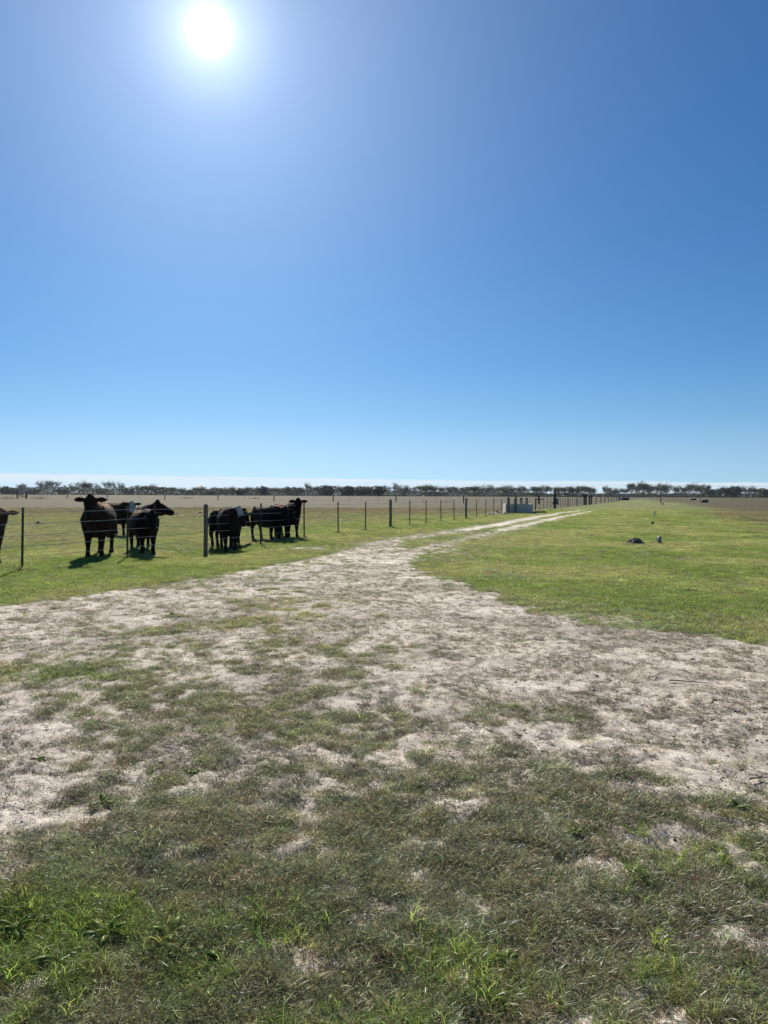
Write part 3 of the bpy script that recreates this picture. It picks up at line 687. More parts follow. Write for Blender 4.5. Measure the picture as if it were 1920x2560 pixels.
f0 = fence_pt(55); fence = empty('barbed_wire_fence', (f0.x, f0.y, 0))
tag(fence, 'long five-strand barbed wire fence of steel T-posts and grey wooden posts beside the track', 'fence')
T_ME = tpost_mesh(1.29); CAP_ME = None
capmb = MB(); capmb.box((0, .0065, 1.23), (.047, .010, .14)); capmb.box((0, -.017, 1.23), (.010, .040, .14)); CAP_ME = capmb.mesh('painted_top', M['tposttop'])
W_ME = [woodpost_mesh(1.30, .15, M['wood'], s) for s in range(3)]; WD_ME = woodpost_mesh(1.30, .14, M['darkwood'], 5)
fdir = (fence_pt(1271)-fence_pt(55)).normalized(); FANG = math.atan2(fdir.y, fdir.x)
posts = []
def add_post(p, wood, lean=(0, 0), me=None, h=None):
    z = hz1(p.x, p.y)
    o = bpy.data.objects.new('wooden_post' if wood else 't_post', me or (random.choice(W_ME) if wood else T_ME))
    link(o, fence); o.location = (p.x-f0.x, p.y-f0.y, z if wood else 0.0); o.rotation_euler = (lean[0], lean[1], FANG + (random.uniform(-.2, .2) if wood else 0))
    if not wood and p.y < 60:
        c = bpy.data.objects.new('painted_top', CAP_ME); link(c, o)
    posts.append(p); return o
extra_left = [fence_pt(-330), fence_pt(-900)]
for p in extra_left[::-1]: add_post(p, False)
leans = {55: (R(-1), R(2.4)), 318: (R(-2), R(2.8)), 514: (0, R(.8)), 651: (0, R(1.2))}
for px in FX:
    p = fence_pt(px); o = add_post(p, px in WOODX, leans.get(px, (random.uniform(-.02, .02), random.uniform(-.02, .02))))
    if px == 514: o.data = woodpost_mesh(1.52, .125, M['wood'], 9)
    if px in (976,): o.data = woodpost_mesh(1.33, .14, M['wood'], 10)
    if px in (1165,): o.data = woodpost_mesh(1.36, .15, M['wood'], 11)
    if px == 1271: o.data = woodpost_mesh(1.40, .24, M['wood'], 12)
# beyond the trough: T-posts every few metres with wooden posts among them
for px in [1339, 1349, 1359, 1368, 1377, 1387, 1394, 1401, 1407, 1413, 1420, 1426, 1431, 1437, 1442, 1446, 1451, 1455, 1490, 1502, 1512, 1521, 1529, 1535, 1541, 1546]:
    p = fence_pt(px); o = add_post(p, px in WOODX or px > 1480, (0, random.uniform(-.03, .03)), WD_ME if (px in WOODX or px > 1480) else None)
    if px == 1387: o.data = woodpost_mesh(1.75, .30, M['darkwood'], 14)
# strands
wz = [.25, .48, .71, .96, 1.2]
posts.sort(key=lambda p: p.y)
for k, z in enumerate(wz):
    mb = MB(); pts = []
    for a, b in zip(posts[:-1], posts[1:]):
        if b.y > 330: break
        n = 4 if b.y < 60 else 1
        for i in range(n):
            t = i/n; p = a.lerp(b, t); sag = .018*math.sin(math.pi*t)*random.uniform(.6, 1.2)
            pts.append((p.x-f0.x-.02, p.y-f0.y-.03, z-sag+random.uniform(-.004, .004)))
    # a gap is left at the trough
    rad = [.0048 if p[1]+f0.y < 40 else .0055 for p in pts]
    mb.tube(pts, rad, 5)
    for a, b in zip(pts[:-1], pts[1:]):
        if b[1]+f0.y > 30: break
        A = Vector(a); B = Vector(b); L = (B-A).length; nb = int(L/.125)
        for i in range(nb):
            c = A.lerp(B, (i+.5)/nb); q = random.uniform(0, 3.14)
            d = Vector((-fdir.y*math.cos(q), fdir.x*math.cos(q), math.sin(q)))*.016
            mb.tube([c-d, c+d], [.0014, .0006], 3)
            mb.tube([c-fdir*.006, c+fdir*.006], [.0055, .0055], 5)
    mb.build('wire', M['wire'], fence)

# rank grass left round the feet of the posts
qx, qy = [], []
for p in posts:
    if p.y < 75:
        for _ in range(26): qx.append(p.x+random.gauss(0, .10)); qy.append(p.y+random.gauss(0, .10))
qx = np.array(qx); qy = np.array(qy); c = jitter(mixc(np.broadcast_to(np.array([.20, .27, .06]), qx.shape+(3,)), np.broadcast_to(np.array([.36, .32, .17]), qx.shape+(3,)), rng.uniform(0, 1, len(qx))), .15)
lay('post_tufts', longg, qx, qy, np.ones(len(qx), bool), np.interp(qy, [12, 70], [.9, 1.5])*rng.uniform(.7, 1.3, len(qx)), c, 'longer ungrazed grass round the feet of the fence posts', 'grass')
# second fence across the brown pasture, far behind the cattle
far_pts = [(-120, 1246.5, 1), (30, 1247, 0), (67, 1247, 0), (168, 1247, 1), (174, 1246.6, 0), (268, 1247.5, 1), (351, 1248, 0), (412, 1250, 1), (480, 1250.5, 0), (545, 1251, 1), (612, 1252, 0), (685, 1253.5, 1), (735, 1253.8, 0), (785, 1254, 0),
           (833, 1254.5, 1), (873, 1255, 0), (903, 1255.3, 0), (945, 1255.6, 0), (990, 1256, 1), (1024, 1256.4, 0), (1058, 1256.8, 0), (1092, 1257.2, 0), (1128, 1257.7, 0), (1159, 1258.2, 1), (1197, 1258.5, 0), (1233, 1259, 0), (1290, 1259.6, 1), (1347, 1260.2, 0)]
g0 = at(545, 1251); ff = empty('pasture_fence', (g0.x, g0.y, 0)); tag(ff, 'distant thin wire fence crossing the brown pasture behind the cattle', 'fence')
TF = tpost_mesh(1.35); WF = woodpost_mesh(1.45, .22, M['darkwood'], 21); prev = None; fp = []
for px, py, w in far_pts:
    p = at(px, py); o = bpy.data.objects.new('wooden_post' if w else 't_post', WF if w else TF); link(o, ff); o.location = p-g0; fp.append(p-g0)
for z in (.3, .6, .9, 1.2):
    mb = MB(); mb.tube([(p.x, p.y, z) for p in fp], .006, 4); mb.build('wire', M['wire'], ff)

# ------------------------------------------------------------------ far gate at the left, brush on it
gp = at(66, 1246.5); gq = at(43, 1246.5)
gate = empty('pasture_gate', tuple(gp)); tag(gate, 'far weathered pipe gate between two dark posts at the left below the tree line', 'gate')
GD = gq-gp
for q in (Vector((0, 0, 0)), GD):
    o = bpy.data.objects.new('post', woodpost_mesh(1.9, .5 if q.length == 0 else .36, M['darkwood'], 31)); link(o, gate); o.location = q
for z in (.35, .65, .95, 1.25):
    mb = MB(); mb.tube([(0, 0, z), (GD.x, GD.y, z+.1)], .05, 6); mb.build('rail', M['iron'], gate)
mb = MB(); mb.tube([(GD.x*.05, GD.y*.05, .35), (GD.x*.95, GD.y*.95, 1.3)], .04, 6); mb.build('brace', M['iron'], gate)

# ------------------------------------------------------------------ concrete cattle trough at the fence
tp = at(1298, 1283.3); trough = empty('cattle_trough', (tp.x, tp.y, 0), R(-3)); tag(trough, 'long pale concrete cattle trough standing on the fence line among short thick posts', 'trough')
LX, LY, HT, TH = 2.42, 2.2, .83, .15
mb = MB()
mb.box((0, TH/2, HT/2-.05), (LX, TH, HT+.1), bev=.015); mb.build('front_wall', M['concrete'], trough)
mb = MB(); mb.box((0, LY-TH/2, HT/2-.05), (LX, TH, HT+.1), bev=.015); mb.build('back_wall', M['concrete'], trough)
for s in (-1, 1):
    mb = MB(); mb.box((s*(LX/2-TH/2), LY/2, HT/2-.05), (TH, LY-2*TH-.006, HT+.1), bev=.015); mb.build('end_wall', M['concrete'], trough)
mb = MB(); mb.box((0, LY/2, .08), (LX-2*TH-.01, LY-2*TH-.01, .12)); mb.build('floor', M['concrete'], trough)
mb = MB(); mb.box((0, LY/2, .42), (LX-2*TH-.008, LY-2*TH-.012, .5)); mb.build('water', M['water'], trough)
for px, Y, lab in ((1289, tp.y-.35, 'thick grey wooden post standing against the front of the concrete trough'), (1303.5, tp.y+LY+.35, 'stout post behind the concrete trough, left of the two there'), (1317, tp.y+LY+.4, 'stout post behind the concrete trough, right of the two there')):
    X = col_at(px, Y); o = link(bpy.data.objects.new('trough_post', woodpost_mesh(1.30 if Y < tp.y else 1.36, .24, M['wood'], int(px)))); o.location = (X, Y, 0); tag(o, lab, 'post', 'posts around the trough')
# rail between the trough posts
rm = MB(); a = (col_at(1303.5, tp.y+LY+.35), tp.y+LY+.2, 1.12); b = (col_at(1317, tp.y+LY+.4), tp.y+LY+.25, 1.12); rm.tube([a, b], .03, 8); o = rm.build('trough_rail', M['white'], None); tag(o, 'thin pale rail joining the two posts behind the trough', 'rail')
# rubble and dark soil either side of the trough
def heap(name, px, py, rx, ry, h, mat, label, cat, seed, n=26, m=9, group=None, sharp=1.0):
    p = at(px, py); x = np.linspace(-1, 1, n); X, Y = np.meshgrid(x, np.linspace(-1, 1, n)); d = np.hypot(X, Y)
    nz = fbm(X*2+seed*7, Y*2, .55, 5, seed, .72); nz = np.clip((nz-.5)*1.8+.5, 0, 1); Z = h*np.clip(1-d**1.6, -.2, 1)**sharp*(.45+1.1*nz) if sharp == 1.0 else h*np.clip(1-d**1.6, 0, 1)*(.45+1.1*nz)
    Z = np.where(d > 1, -.06, Z-.01)
    V = np.stack([X.ravel()*rx, Y.ravel()*ry, Z.ravel()], -1); i = np.arange(n-1)[:, None]*n; k = np.arange(n-1)[None]
    Fc = np.stack([i+k, i+k+1, i+n+k+1, i+n+k], -1).reshape(-1, 4)
    me = bpy.data.meshes.new(name); fast_mesh(me, V, Fc); me.materials.append(mat)
    o = link(bpy.data.objects.new(name, me)); o.location = (p.x, p.y, hz1(p.x, p.y)-.01); tag(o, label, cat, group); return o
heap('rubble_heap', 1245, 1286, 1.1, .9, .26, M['rubble'], 'low spill of pale broken rubble left of the concrete trough', 'rubble', 3)
heap('rubble_heap', 1226, 1288, .7, .6, .18, M['rubble'], 'small scatter of pale rubble further left of the trough beside the fence', 'rubble', 4)
heap('soil_heap', 1349, 1283, 1.0, .6, .20, M['clay'], 'dark lumpy soil heap right of the concrete trough', 'soil heap', 5)
heap('dirt_mound', 1588, 1361, .36, .32, .17, M['clay'], 'dark conical fresh dirt mound in the green lawn left of the pale valve pipe', 'dirt mound', 6)
heap('dirt_mound', 1632, 1312, .9, .6, .05, M['clay'], 'flat smear of dark soil around the small black pipe stub', 'dirt', 8)

for i, (px, py, w, lab) in enumerate(((97, 1312, .32, 'dark dung pat in the pasture between the first T-post and the big bull'), (158, 1354, .20, 'small dung pat on the grass left of the big bull, nearer the fence'),
        (438, 1290, .38, 'dark dung pat in open grass right of the profile-headed cow'), (500, 1284, .42, 'dark mound left of the grey wooden post'), (812, 1285, .40, 'dung pat in the pasture right of the huddled three'), (1318, 1364, .16, 'tiny dark dung pat in the right-hand lawn near the track'), (1506, 1385, .2, 'dark pat in the lawn left of and below the dirt mound'))):
    heap('dung_pat', px, py, w, w*.8, w*.32, M['clay'], lab, 'dung pat', 60+i, n=14)
# gate frame of heavy pipe behind the fence, right of the trough
gp = at(1387, 1261); pipe = empty('well_pipe_frame', tuple(gp)); tag(pipe, 'tall dark wide-footed pipe joined by a rail to a shorter post, right of the trough', 'pipe frame')
mb = MB(); mb.tube([(0, 0, -.1), (0, 0, .35), (0, 0, .55), (0, 0, 1.3), (0, 0, 3.05)], [.42, .40, .33, .24, .17], 14); mb.build('upright', M['iron'], pipe, True)
q = at(1347, 1259.5)-gp; mb = MB(); mb.tube([(q.x, q.y, -.1), (q.x, q.y, 1.6)], .16, 10); mb.build('short_post', M['iron'], pipe)
mb = MB(); mb.tube([(0, 0, 1.22), (q.x, q.y, 1.22)], .05, 8); mb.build('rail', M['iron'], pipe)
mb = MB(); mb.box((.55, .5, .55), (.5, .4, 1.1), bev=.03); mb.build('tank', M['concrete'], pipe)
p = at(1339, 1277.6); o = link(bpy.data.objects.new('short_rail', MB().tube([(0, 0, 1.22), (.9, .6, 1.2)], .05, 8).mesh('short_rail', M['iron']))); o.location = p; o.parent = None
tag(o, 'short dark rail reaching right from the black fence post beside the trough', 'rail')

# thick posts of the far gateway along the fence
for i, (px, py, lab) in enumerate(((1460.5, 1263.0, 'first thick dark gatepost from the left in the far fence gateway'), (1465, 1262.3, 'second thick dark gatepost, close beside the first in the far gateway'),
                                   (1473.5, 1262.0, 'third thick dark gatepost of the far gateway, across the gap'), (1478.5, 1260.5, 'fourth gatepost of the far gateway, furthest right'))):
    p = at(px, py); o = link(bpy.data.objects.new('gatepost', woodpost_mesh(1.72, .29, M['darkwood'], 40+i))); o.location = p; tag(o, lab, 'gatepost', 'thick posts of the far gateway')
mb = MB(); mb.tube([(-.3, 0, 0.5), (.9, .4, .5)], .05, 6); 
# second trough/pen far down the track
p = at(1562, 1250.4); pen = empty('far_trough', tuple(p)); tag(pen, 'tiny dark cattle trough with pale end far down the fence where the track disappears', 'trough')
mb = MB(); mb.box((0, 0, .45), (2.6, 1.4, .9), bev=.05); mb.build('wall', M['black'], pen); mb = MB(); mb.box((-2.0, 0, .6), (.8, .6, 1.2), bev=.04); mb.build('pale_end', M['concrete'], pen)
for s in (-1.0, 0.2, 1.2):
    mb = MB(); mb.tube([(s, -.9, -.1), (s, -.9, 1.3)], .13, 8); mb.build('post', M['darkwood'], pen)

# ------------------------------------------------------------------ things in the right-hand field
def riser(px, py, h, rad, mat, label, caps=True):
    p = at(px, py); root = empty('valve_pipe', (p.x, p.y, hz1(p.x, p.y))); tag(root, label, 'pipe', 'standpipes along the buried line')
    mb = MB(); mb.tube([(0, 0, -.05), (0, 0, h*.25), (0, 0, h*.27), (0, 0, h*.38), (0, 0, h*.40), (0, 0, h*.78)], [rad*.95, rad*.95, rad*1.25, rad*1.25, rad*.95, rad*.9], 16); mb.build('pipe', mat, root, False)
    mb = MB(); mb.tube([(0, 0, h*.76), (0, 0, h*.84), (0, 0, h*.93), (0, 0, h)], [rad*1.15, rad*1.15, rad*.8, rad*.35], 16); mb.build('cap', mat if caps else M['black'], root, False)
    if caps:
        mb = MB(); mb.tube([(0, 0, h*.55), (-rad*1.9, -rad*.5, h*.55)], rad*.5, 10); mb.build('outlet', M['white'], root)
    return root
riser(1649, 1358.5, .235, .062, M['palegreen'], 'short pale green valve pipe with ringed cap right of the dirt mound')
riser(1636, 1291, .40, .07, M['white'], 'white marker pipe with a dark cap standing further out in the lawn', False)
riser(1631.5, 1313, .15, .075, M['black'], 'small black pipe stub on a smear of dark soil', False)
riser(1656, 1261.6, .34, .16, M['black'], 'low black stub at the foot of the leaning post', False)
p = at(1651, 1256.6); o = link(bpy.data.objects.new('leaning_post', woodpost_mesh(1.25, .24, M['darkwood'], 50))); o.location = p; o.rotation_euler = (0, R(6), 0); tag(o, 'dark wooden post leaning right alone in the far lawn', 'post')
def bunk(px, py, w, h, label, post=False):
    p = at(px, py); root = empty('feed_trough', tuple(p)); tag(root, label, 'feed trough', 'black feed troughs in the brown field')
    n = 20; V, Fc = loft([(0, 0, h*.12), (0, 0, h*.16), (0, 0, h), (0, 0, h*.99), (0, 0, h*.35)], [(w*.47, w*.3), (w*.48, w*.31), (w*.5, w*.34), (w*.46, w*.30), (w*.42, w*.26)], n, (0, 1, 0)); mb = MB(); mb.add(V, Fc); mb.build('tub', M['black'], root, True)
    mb = MB(); mb.box((0, 0, h*.06-.02), (w*.8, w*.45, h*.12+.04), bev=.01); mb.build('base', M['white'], root)
    if post: mb = MB(); mb.tube([(-w*.48, .6, -.1), (-w*.48, .6, h*1.8)], .07, 8); mb.build('post', M['darkwood'], root)
bunk(1762, 1256.5, 1.75, .68, 'larger, nearer black feed trough on a pale base beside a thin post', True)
bunk(1733, 1250.6, 2.3, .62, 'smaller more distant black feed trough in the brown field on the right')
# far brush clumps in the brown pasture (dry weeds)
def dryclump(px, py, w, h, label, seed):
    r_ = random.Random(seed); p = at(px, py); V = []; Fc = []
    for i in range(130):
        bx, by = r_.gauss(0, w*.3), r_.gauss(0, w*.2); a = r_.uniform(0, 6.28); l = h*r_.uniform(.25, 1.3)*math.exp(-(bx/(w*.42))**2); lean = r_.uniform(0, .6); o_ = len(V); ww = .03*h+.01
        V += [(bx-ww, by, -.03), (bx+ww, by, -.03), (bx+math.cos(a)*lean*l, by+math.sin(a)*lean*l, l)]; Fc.append((o_, o_+1, o_+2))
    mb = MB(); mb.add(V, Fc); o = mb.build('dry_weeds', M['drygrass'], None); o.location = p; tag(o, label, 'weeds', 'dry weed clumps in the brown pasture')
dryclump(1115, 1257, 2.4, .5, 'brown weed clump in the pasture just left of the trough at the far fence', 1)
dryclump(20, 1247.5, 7, 1.0, 'low reddish brush at the left end of the far fence', 2)
dryclump(100, 1247.5, 5, .9, 'thin dry brush right of the far gate', 3)
dryclump(465, 1246.5, 6, .8, 'dry weed clump under the tree line above the grey wooden post', 4)
dryclump(640, 1247, 6, .8, 'dry weeds far behind the three huddled cows', 5)

# ------------------------------------------------------------------ cattle
def cow(px, py, heading, s, label, name='cow', head_yaw=0, head_pitch=-35, neck_up=.30, coat=(.016, .013, .012), face=None, back=None, width=1.0, legs=(0, 0, 0, 0), horned=False, tag_ear=0, dewlap=.0, face_len=.40, face_w=.115, back_x=1.0, back_len=1.0, calf=False):
    """faces +X before turning; feet at z=0"""
    p = ground_at(px, py); hd = R(heading); root = empty(name, (p.x, p.y, hz1(p.x, p.y)-.012), hd); tag(root, label, 'cow', 'cattle behind the wire fence')
    mb = MB(); Wd = width; up = (0, 0, 1)
    T = [(-.86, 1.09, .07, .10), (-.82, 1.07, .18, .23), (-.73, 1.03, .26, .33), (-.55, .98, .31, .39), (-.30, .935, .35, .43), (0, .91, .375, .455), (.28, .93, .355, .445), (.50, .96, .31, .43), (.66, .97, .26, .39), (.77, .97, .20, .32), (.84, .98, .12, .21)]
    mb.tube([(x*back_len, 0, z) for x, z, a, b in T], [(a*Wd, b) for x, z, a, b in T], 20)
    # hip bones, shoulders
    mb.tube([(-.62, -.2*Wd, 1.27), (-.62, .2*Wd, 1.27)], [.075, .075], 10)
    for sd in (-1, 1): mb.tube([(.50, sd*.2*Wd, .70), (.54, sd*.22*Wd, .95), (.60, sd*.13*Wd, 1.30)], [(.13, .11), (.15, .10), (.08, .06)], 12, up=(1, 0, 0))
    # neck: from the withers towards the head base
    hy = R(head_yaw); hb = Vector((.80 + .36*math.cos(hy*.6), .36*math.sin(hy*.6), 1.08+neck_up))
    mb.tube([(.45, 0, 1.08), (.68, 0, 1.10+neck_up*.12), Vector((.82, 0, 1.10+neck_up*.42)).lerp(Vector((.8+.18*math.cos(hy*.6), .18*math.sin(hy*.6), 1.1+neck_up*.5)), .6), hb], [(.235*Wd, .36), (.205*Wd, .31), (.165*Wd, .25), (.13, .18)], 16)
    # brisket and dewlap
    mb.tube([(.62, 0, .72), (.84, 0, .74-dewlap), (.92, 0, .90-dewlap*.5), (.98, 0, 1.05+neck_up*.3)], [(.13*Wd, .10), (.08*Wd, .10), (.05, .09), (.04, .06)], 10)
    hp = R(head_pitch); hdv = Vector((math.cos(hy)*math.cos(hp), math.sin(hy)*math.cos(hp), math.sin(hp))); hside = Vector((-math.sin(hy), math.cos(hy), 0)); hup = hdv.cross(hside)*-1
    if hup.z < 0: hup = -hup
    c0 = hb + Vector((0, 0, .06))
    HS = [(-.12, .085, .10, 0), (-.06, .13, .145, 0), (.04, .15, .165, -.01), (.15, .148, .16, -.02), (.26, .12, .14, -.03), (.37, .098, .115, -.03), (.46, .102, .10, -.03), (.53, .098, .088, -.03), (.57, .06, .06, -.03)]
    V, Fc = [], []
    hp_pts = [c0 + hdv*a + hup*d for a, w_, h_, d in HS]
    mb.tube(hp_pts, [(w_, h_) for a, w_, h_, d in HS], 16, up=tuple(hup))
    mb.tube([c0-hside*.05+hup*.13-hdv*.02, c0+hup*.165-hdv*.03, c0+hside*.05+hup*.13-hdv*.02], [.05, .06, .05], 10)      # poll
    # ears
    for sd in (-1, 1):
        b0 = c0 + hside*sd*.125 + hup*.05; dv = (hside*sd + Vector((0, 0, -.12)) - hdv*.12).normalized()
        mb.tube([b0, b0+dv*.05, b0+dv*.13, b0+dv*.21, b0+dv*.27], [(.024, .035), (.022, .070), (.020, .088), (.018, .062), (.012, .014)], 10, up=tuple(hup*.9-hdv*.35))
    # legs
    fl, fr, rl, rr = legs
    for sd, off in ((-1, fr), (1, fl)):
        mb.tube([(.52, sd*.17*Wd, .92), (.54+off*.3, sd*.17*Wd, .68), (.55+off*.7, sd*.155*Wd, .46), (.55+off*.8, sd*.155*Wd, .40), (.55+off*.95, sd*.155*Wd, .22), (.56+off, sd*.155*Wd, .10), (.585+off, sd*.155*Wd, .02), (.59+off, sd*.155*Wd, 0)],
                [(.15, .17), (.125, .135), (.082, .086), (.074, .078), (.050, .052), (.060, .062), (.066, .078), (.066, .078)], 12, up=(1, 0, 0))
    mb.tube([(.40, 0, .74), (.56, 0, .66), (.68, 0, .74)], [(.20*Wd, .16), (.22*Wd, .17), (.15*Wd, .15)], 14)
    for sd, off in ((-1, rr), (1, rl)):
        mb.tube([(-.60*back_len, sd*.16*Wd, 1.05), (-.60*back_len+off*.2, sd*.185*Wd, .82), (-.66*back_len+off*.5, sd*.175*Wd, .62), (-.77*back_len+off*.8, sd*.16*Wd, .50), (-.75*back_len+off*.9, sd*.155*Wd, .40), (-.72*back_len+off, sd*.155*Wd, .22), (-.70*back_len+off, sd*.155*Wd, .10), (-.675*back_len+off, sd*.155*Wd, .02), (-.67*back_len+off, sd*.155*Wd, 0)],
                [(.15, .25), (.14, .22), (.10, .14), (.066, .080), (.058, .064), (.050, .053), (.060, .060), (.066, .076), (.066, .076)], 12, up=(1, 0, 0))
    if not calf: mb.tube([(-.45, 0, .66), (-.40, 0, .60), (-.28, 0, .60), (-.15, 0, .64)], [(.06, .05), (.12, .09), (.12, .09), (.05, .04)], 10)
    me = mb.mesh('body', None); tmp = bpy.data.objects.new('cow_build', me); COL.objects.link(tmp)
    rm = tmp.modifiers.new('r', 'REMESH'); rm.mode = 'VOXEL'; rm.voxel_size = .020; rm.use_smooth_shade = True
    sm = tmp.modifiers.new('s', 'SMOOTH'); sm.iterations = 5; sm.factor = .5
    dg = bpy.context.evaluated_depsgraph_get(); out = bpy.data.meshes.new_from_object(tmp.evaluated_get(dg)); bpy.data.objects.remove(tmp)
    out.name = 'body'; out.materials.clear(); out.materials.append(M['coat'])
    n = len(out.vertices); co = np.empty(n*3, np.float32); out.vertices.foreach_get('co', co); co = co.reshape(-1, 3).astype(float)
    C = np.tile(np.array(coat), (n, 1))
    if back is not None:  # warm coat colour along the top; sunlit back highlights are painted in with it
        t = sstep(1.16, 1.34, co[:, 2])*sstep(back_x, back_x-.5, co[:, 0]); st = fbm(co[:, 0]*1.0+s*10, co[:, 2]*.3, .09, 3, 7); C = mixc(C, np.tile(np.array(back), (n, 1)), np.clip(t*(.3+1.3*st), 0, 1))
    if face is not None:
        rel = co-np.array(c0); a = rel @ np.array(hdv); w_ = np.abs(rel @ np.array(hside)); u = rel @ np.array(hup)
        t = sstep(-.13, -.09, a)*sstep(face_len+.05, face_len-.03, a)*sstep(face_w+.03, face_w, w_)*sstep(.40, .36, a)*(np.abs(u) < .24)*sstep(-.10, -.05, u)
        C = mixc(C, np.tile(np.array(face), (n, 1)), t)
    t = sstep(.06, .03, co[:, 2]); C = mixc(C, np.tile(np.array((.03, .027, .024)), (n, 1)), t)
    aa = out.attributes.new('coat', 'FLOAT_COLOR', 'POINT'); aa.data.foreach_set('color', np.hstack([C, np.ones((n, 1))]).astype(np.float32).ravel())
    out.polygons.foreach_set('use_smooth', np.ones(len(out.polygons), bool))
    b = link(bpy.data.objects.new('body', out), root)
    root.scale = (s, s, s)
    # tail, eyes, tag, coat tufts
    tb = MB(); tb.tube([(-.86*back_len, 0, 1.28), (-.95*back_len, 0, 1.20), (-.985*back_len, 0, .95), (-.975*back_len, .02, .70), (-.965*back_len, .03, .60), (-.96*back_len, .03, .48), (-.955*back_len, .03, .38)], [.045, .032, .024, .02, .038, .045, .012], 9); tb.build('tail', M['tailhair'], root, True)
    for sd in (-1, 1):
        e = MB(); q = c0+hdv*.13+hside*sd*.138+hup*.04; e.tube([q-hside*sd*.012, q+hside*sd*.006, q+hside*sd*.016], [.022, .02, .008], 10, up=tuple(hup)); e.build('eye', M['eye'], root, True)
        e = MB(); q = c0+hdv*.562+hside*sd*.035+hup*-.02; e.tube([q-hdv*.02, q+hdv*.004], [.012, .012], 8); e.build('nostril', M['eye'], root)
    if tag_ear:
        sd = tag_ear; q = c0+hside*sd*.19+hup*0+hdv*.0; e = MB(); V, Fc = loft([q+hdv*.02, q+hdv*.026], [(.028, .036)]*2, 10, tuple(hup)); e.add(V, Fc); e.build('ear_tag', M['tag'], root)
    # short hair standing off the outline, catching the light
    nr = np.empty(n*3, np.float32); out.vertices.foreach_get('normal', nr); nr = nr.reshape(-1, 3).astype(float)
    ids = rng.choice(n, min(n, 5000), replace=False); ids = ids[co[ids, 2] > .25]
    P = co[ids]; N_ = nr[ids]; flow = np.tile(np.array([-.6, 0, -.5]), (len(ids), 1)); d = N_*.75+flow*.6+rng.normal(0, .25, N_.shape); d /= np.linalg.norm(d, axis=1)[:, None]
    L = rng.uniform(.014, .032, len(ids))[:, None]*(1+.6*(co[ids, 2:3] > 1.2)); sdv = np.cross(d, rng.normal(0, 1, d.shape)); sdv /= np.linalg.norm(sdv, axis=1)[:, None]
    V = np.stack([P-sdv*.0022, P+sdv*.0022, P+d*L], 1).reshape(-1, 3); Fc = np.arange(len(ids)*3).reshape(-1, 3)
    hm = bpy.data.meshes.new('hair'); fast_mesh(hm, V, Fc); hm.materials.append(M['hair'])
    a2 = hm.attributes.new('coat', 'FLOAT_COLOR', 'POINT'); a2.data.foreach_set('color', np.hstack([np.repeat(C[ids], 3, 0), np.ones((len(ids)*3, 1))]).astype(np.float32).ravel())
    h = link(bpy.data.objects.new('hair', hm), root); h['kind'] = 'stuff'
    return root
def hair_mat():
    m = bpy.data.materials.new('cow_hair'); m.use_nodes = True; nt = m.node_tree; N = nt.nodes; L = nt.links; N.clear()
    a = N.new('ShaderNodeAttribute'); a.attribute_name = 'coat'
    mx = N.new('ShaderNodeVectorMath'); mx.operation = 'MULTIPLY_ADD'; L.new(a.outputs['Color'], mx.inputs[0]); mx.inputs[1].default_value = (1.1, 1.05, 1); mx.inputs[2].default_value = (.004, .002, .001)
    d = N.new('ShaderNodeBsdfDiffuse'); t = N.new('ShaderNodeBsdfTranslucent'); g = N.new('ShaderNodeBsdfGlossy'); g.inputs['Roughness'].default_value = .3; g.inputs[0].default_value = (1, .9, .8, 1)
    L.new(mx.outputs[0], d.inputs[0]); L.new(mx.outputs[0], t.inputs[0]); m1 = N.new('ShaderNodeMixShader'); L.new(d.outputs[0], m1.inputs[1]); L.new(t.outputs[0], m1.inputs[2]); m1.inputs[0].default_value = .28
    m2 = N.new('ShaderNodeMixShader'); m2.inputs[0].default_value = .015; L.new(m1.outputs[0], m2.inputs[1]); L.new(g.outputs[0], m2.inputs[2]); o = N.new('ShaderNodeOutputMaterial'); L.new(m2.outputs[0], o.inputs[0]); return m
M['hair'] = hair_mat()

BLK = (.015, .0115, .011); DBR = (.030, .018, .012); BRN_C = (.075, .040, .022)
# px,py is the ground point under the middle of the body
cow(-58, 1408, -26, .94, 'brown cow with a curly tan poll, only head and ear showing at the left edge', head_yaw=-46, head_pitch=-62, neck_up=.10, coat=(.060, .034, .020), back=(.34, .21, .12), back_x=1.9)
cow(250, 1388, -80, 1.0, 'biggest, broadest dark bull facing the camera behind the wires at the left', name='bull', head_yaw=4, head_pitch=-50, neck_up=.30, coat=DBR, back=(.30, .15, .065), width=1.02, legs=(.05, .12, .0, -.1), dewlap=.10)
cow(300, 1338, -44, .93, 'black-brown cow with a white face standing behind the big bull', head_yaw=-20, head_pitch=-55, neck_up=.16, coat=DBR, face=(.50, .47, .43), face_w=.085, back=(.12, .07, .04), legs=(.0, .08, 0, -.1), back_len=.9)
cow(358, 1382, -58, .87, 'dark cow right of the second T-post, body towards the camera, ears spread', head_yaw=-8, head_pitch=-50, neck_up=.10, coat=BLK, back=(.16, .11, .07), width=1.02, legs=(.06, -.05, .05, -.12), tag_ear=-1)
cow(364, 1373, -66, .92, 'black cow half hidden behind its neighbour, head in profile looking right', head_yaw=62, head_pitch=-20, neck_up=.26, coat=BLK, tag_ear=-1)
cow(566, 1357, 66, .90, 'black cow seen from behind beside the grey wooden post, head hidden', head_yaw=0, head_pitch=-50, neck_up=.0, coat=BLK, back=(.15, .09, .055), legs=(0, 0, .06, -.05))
cow(571, 1366, -72, 1.0, 'heavy black cow with white forehead and dark muzzle, right of the wooden post', head_yaw=38, head_pitch=-50, neck_up=.16, coat=BLK, face=(.50, .48, .45), face_len=.24, face_w=.10, width=1.02, legs=(-.05, .08, .0, .1), dewlap=.05)
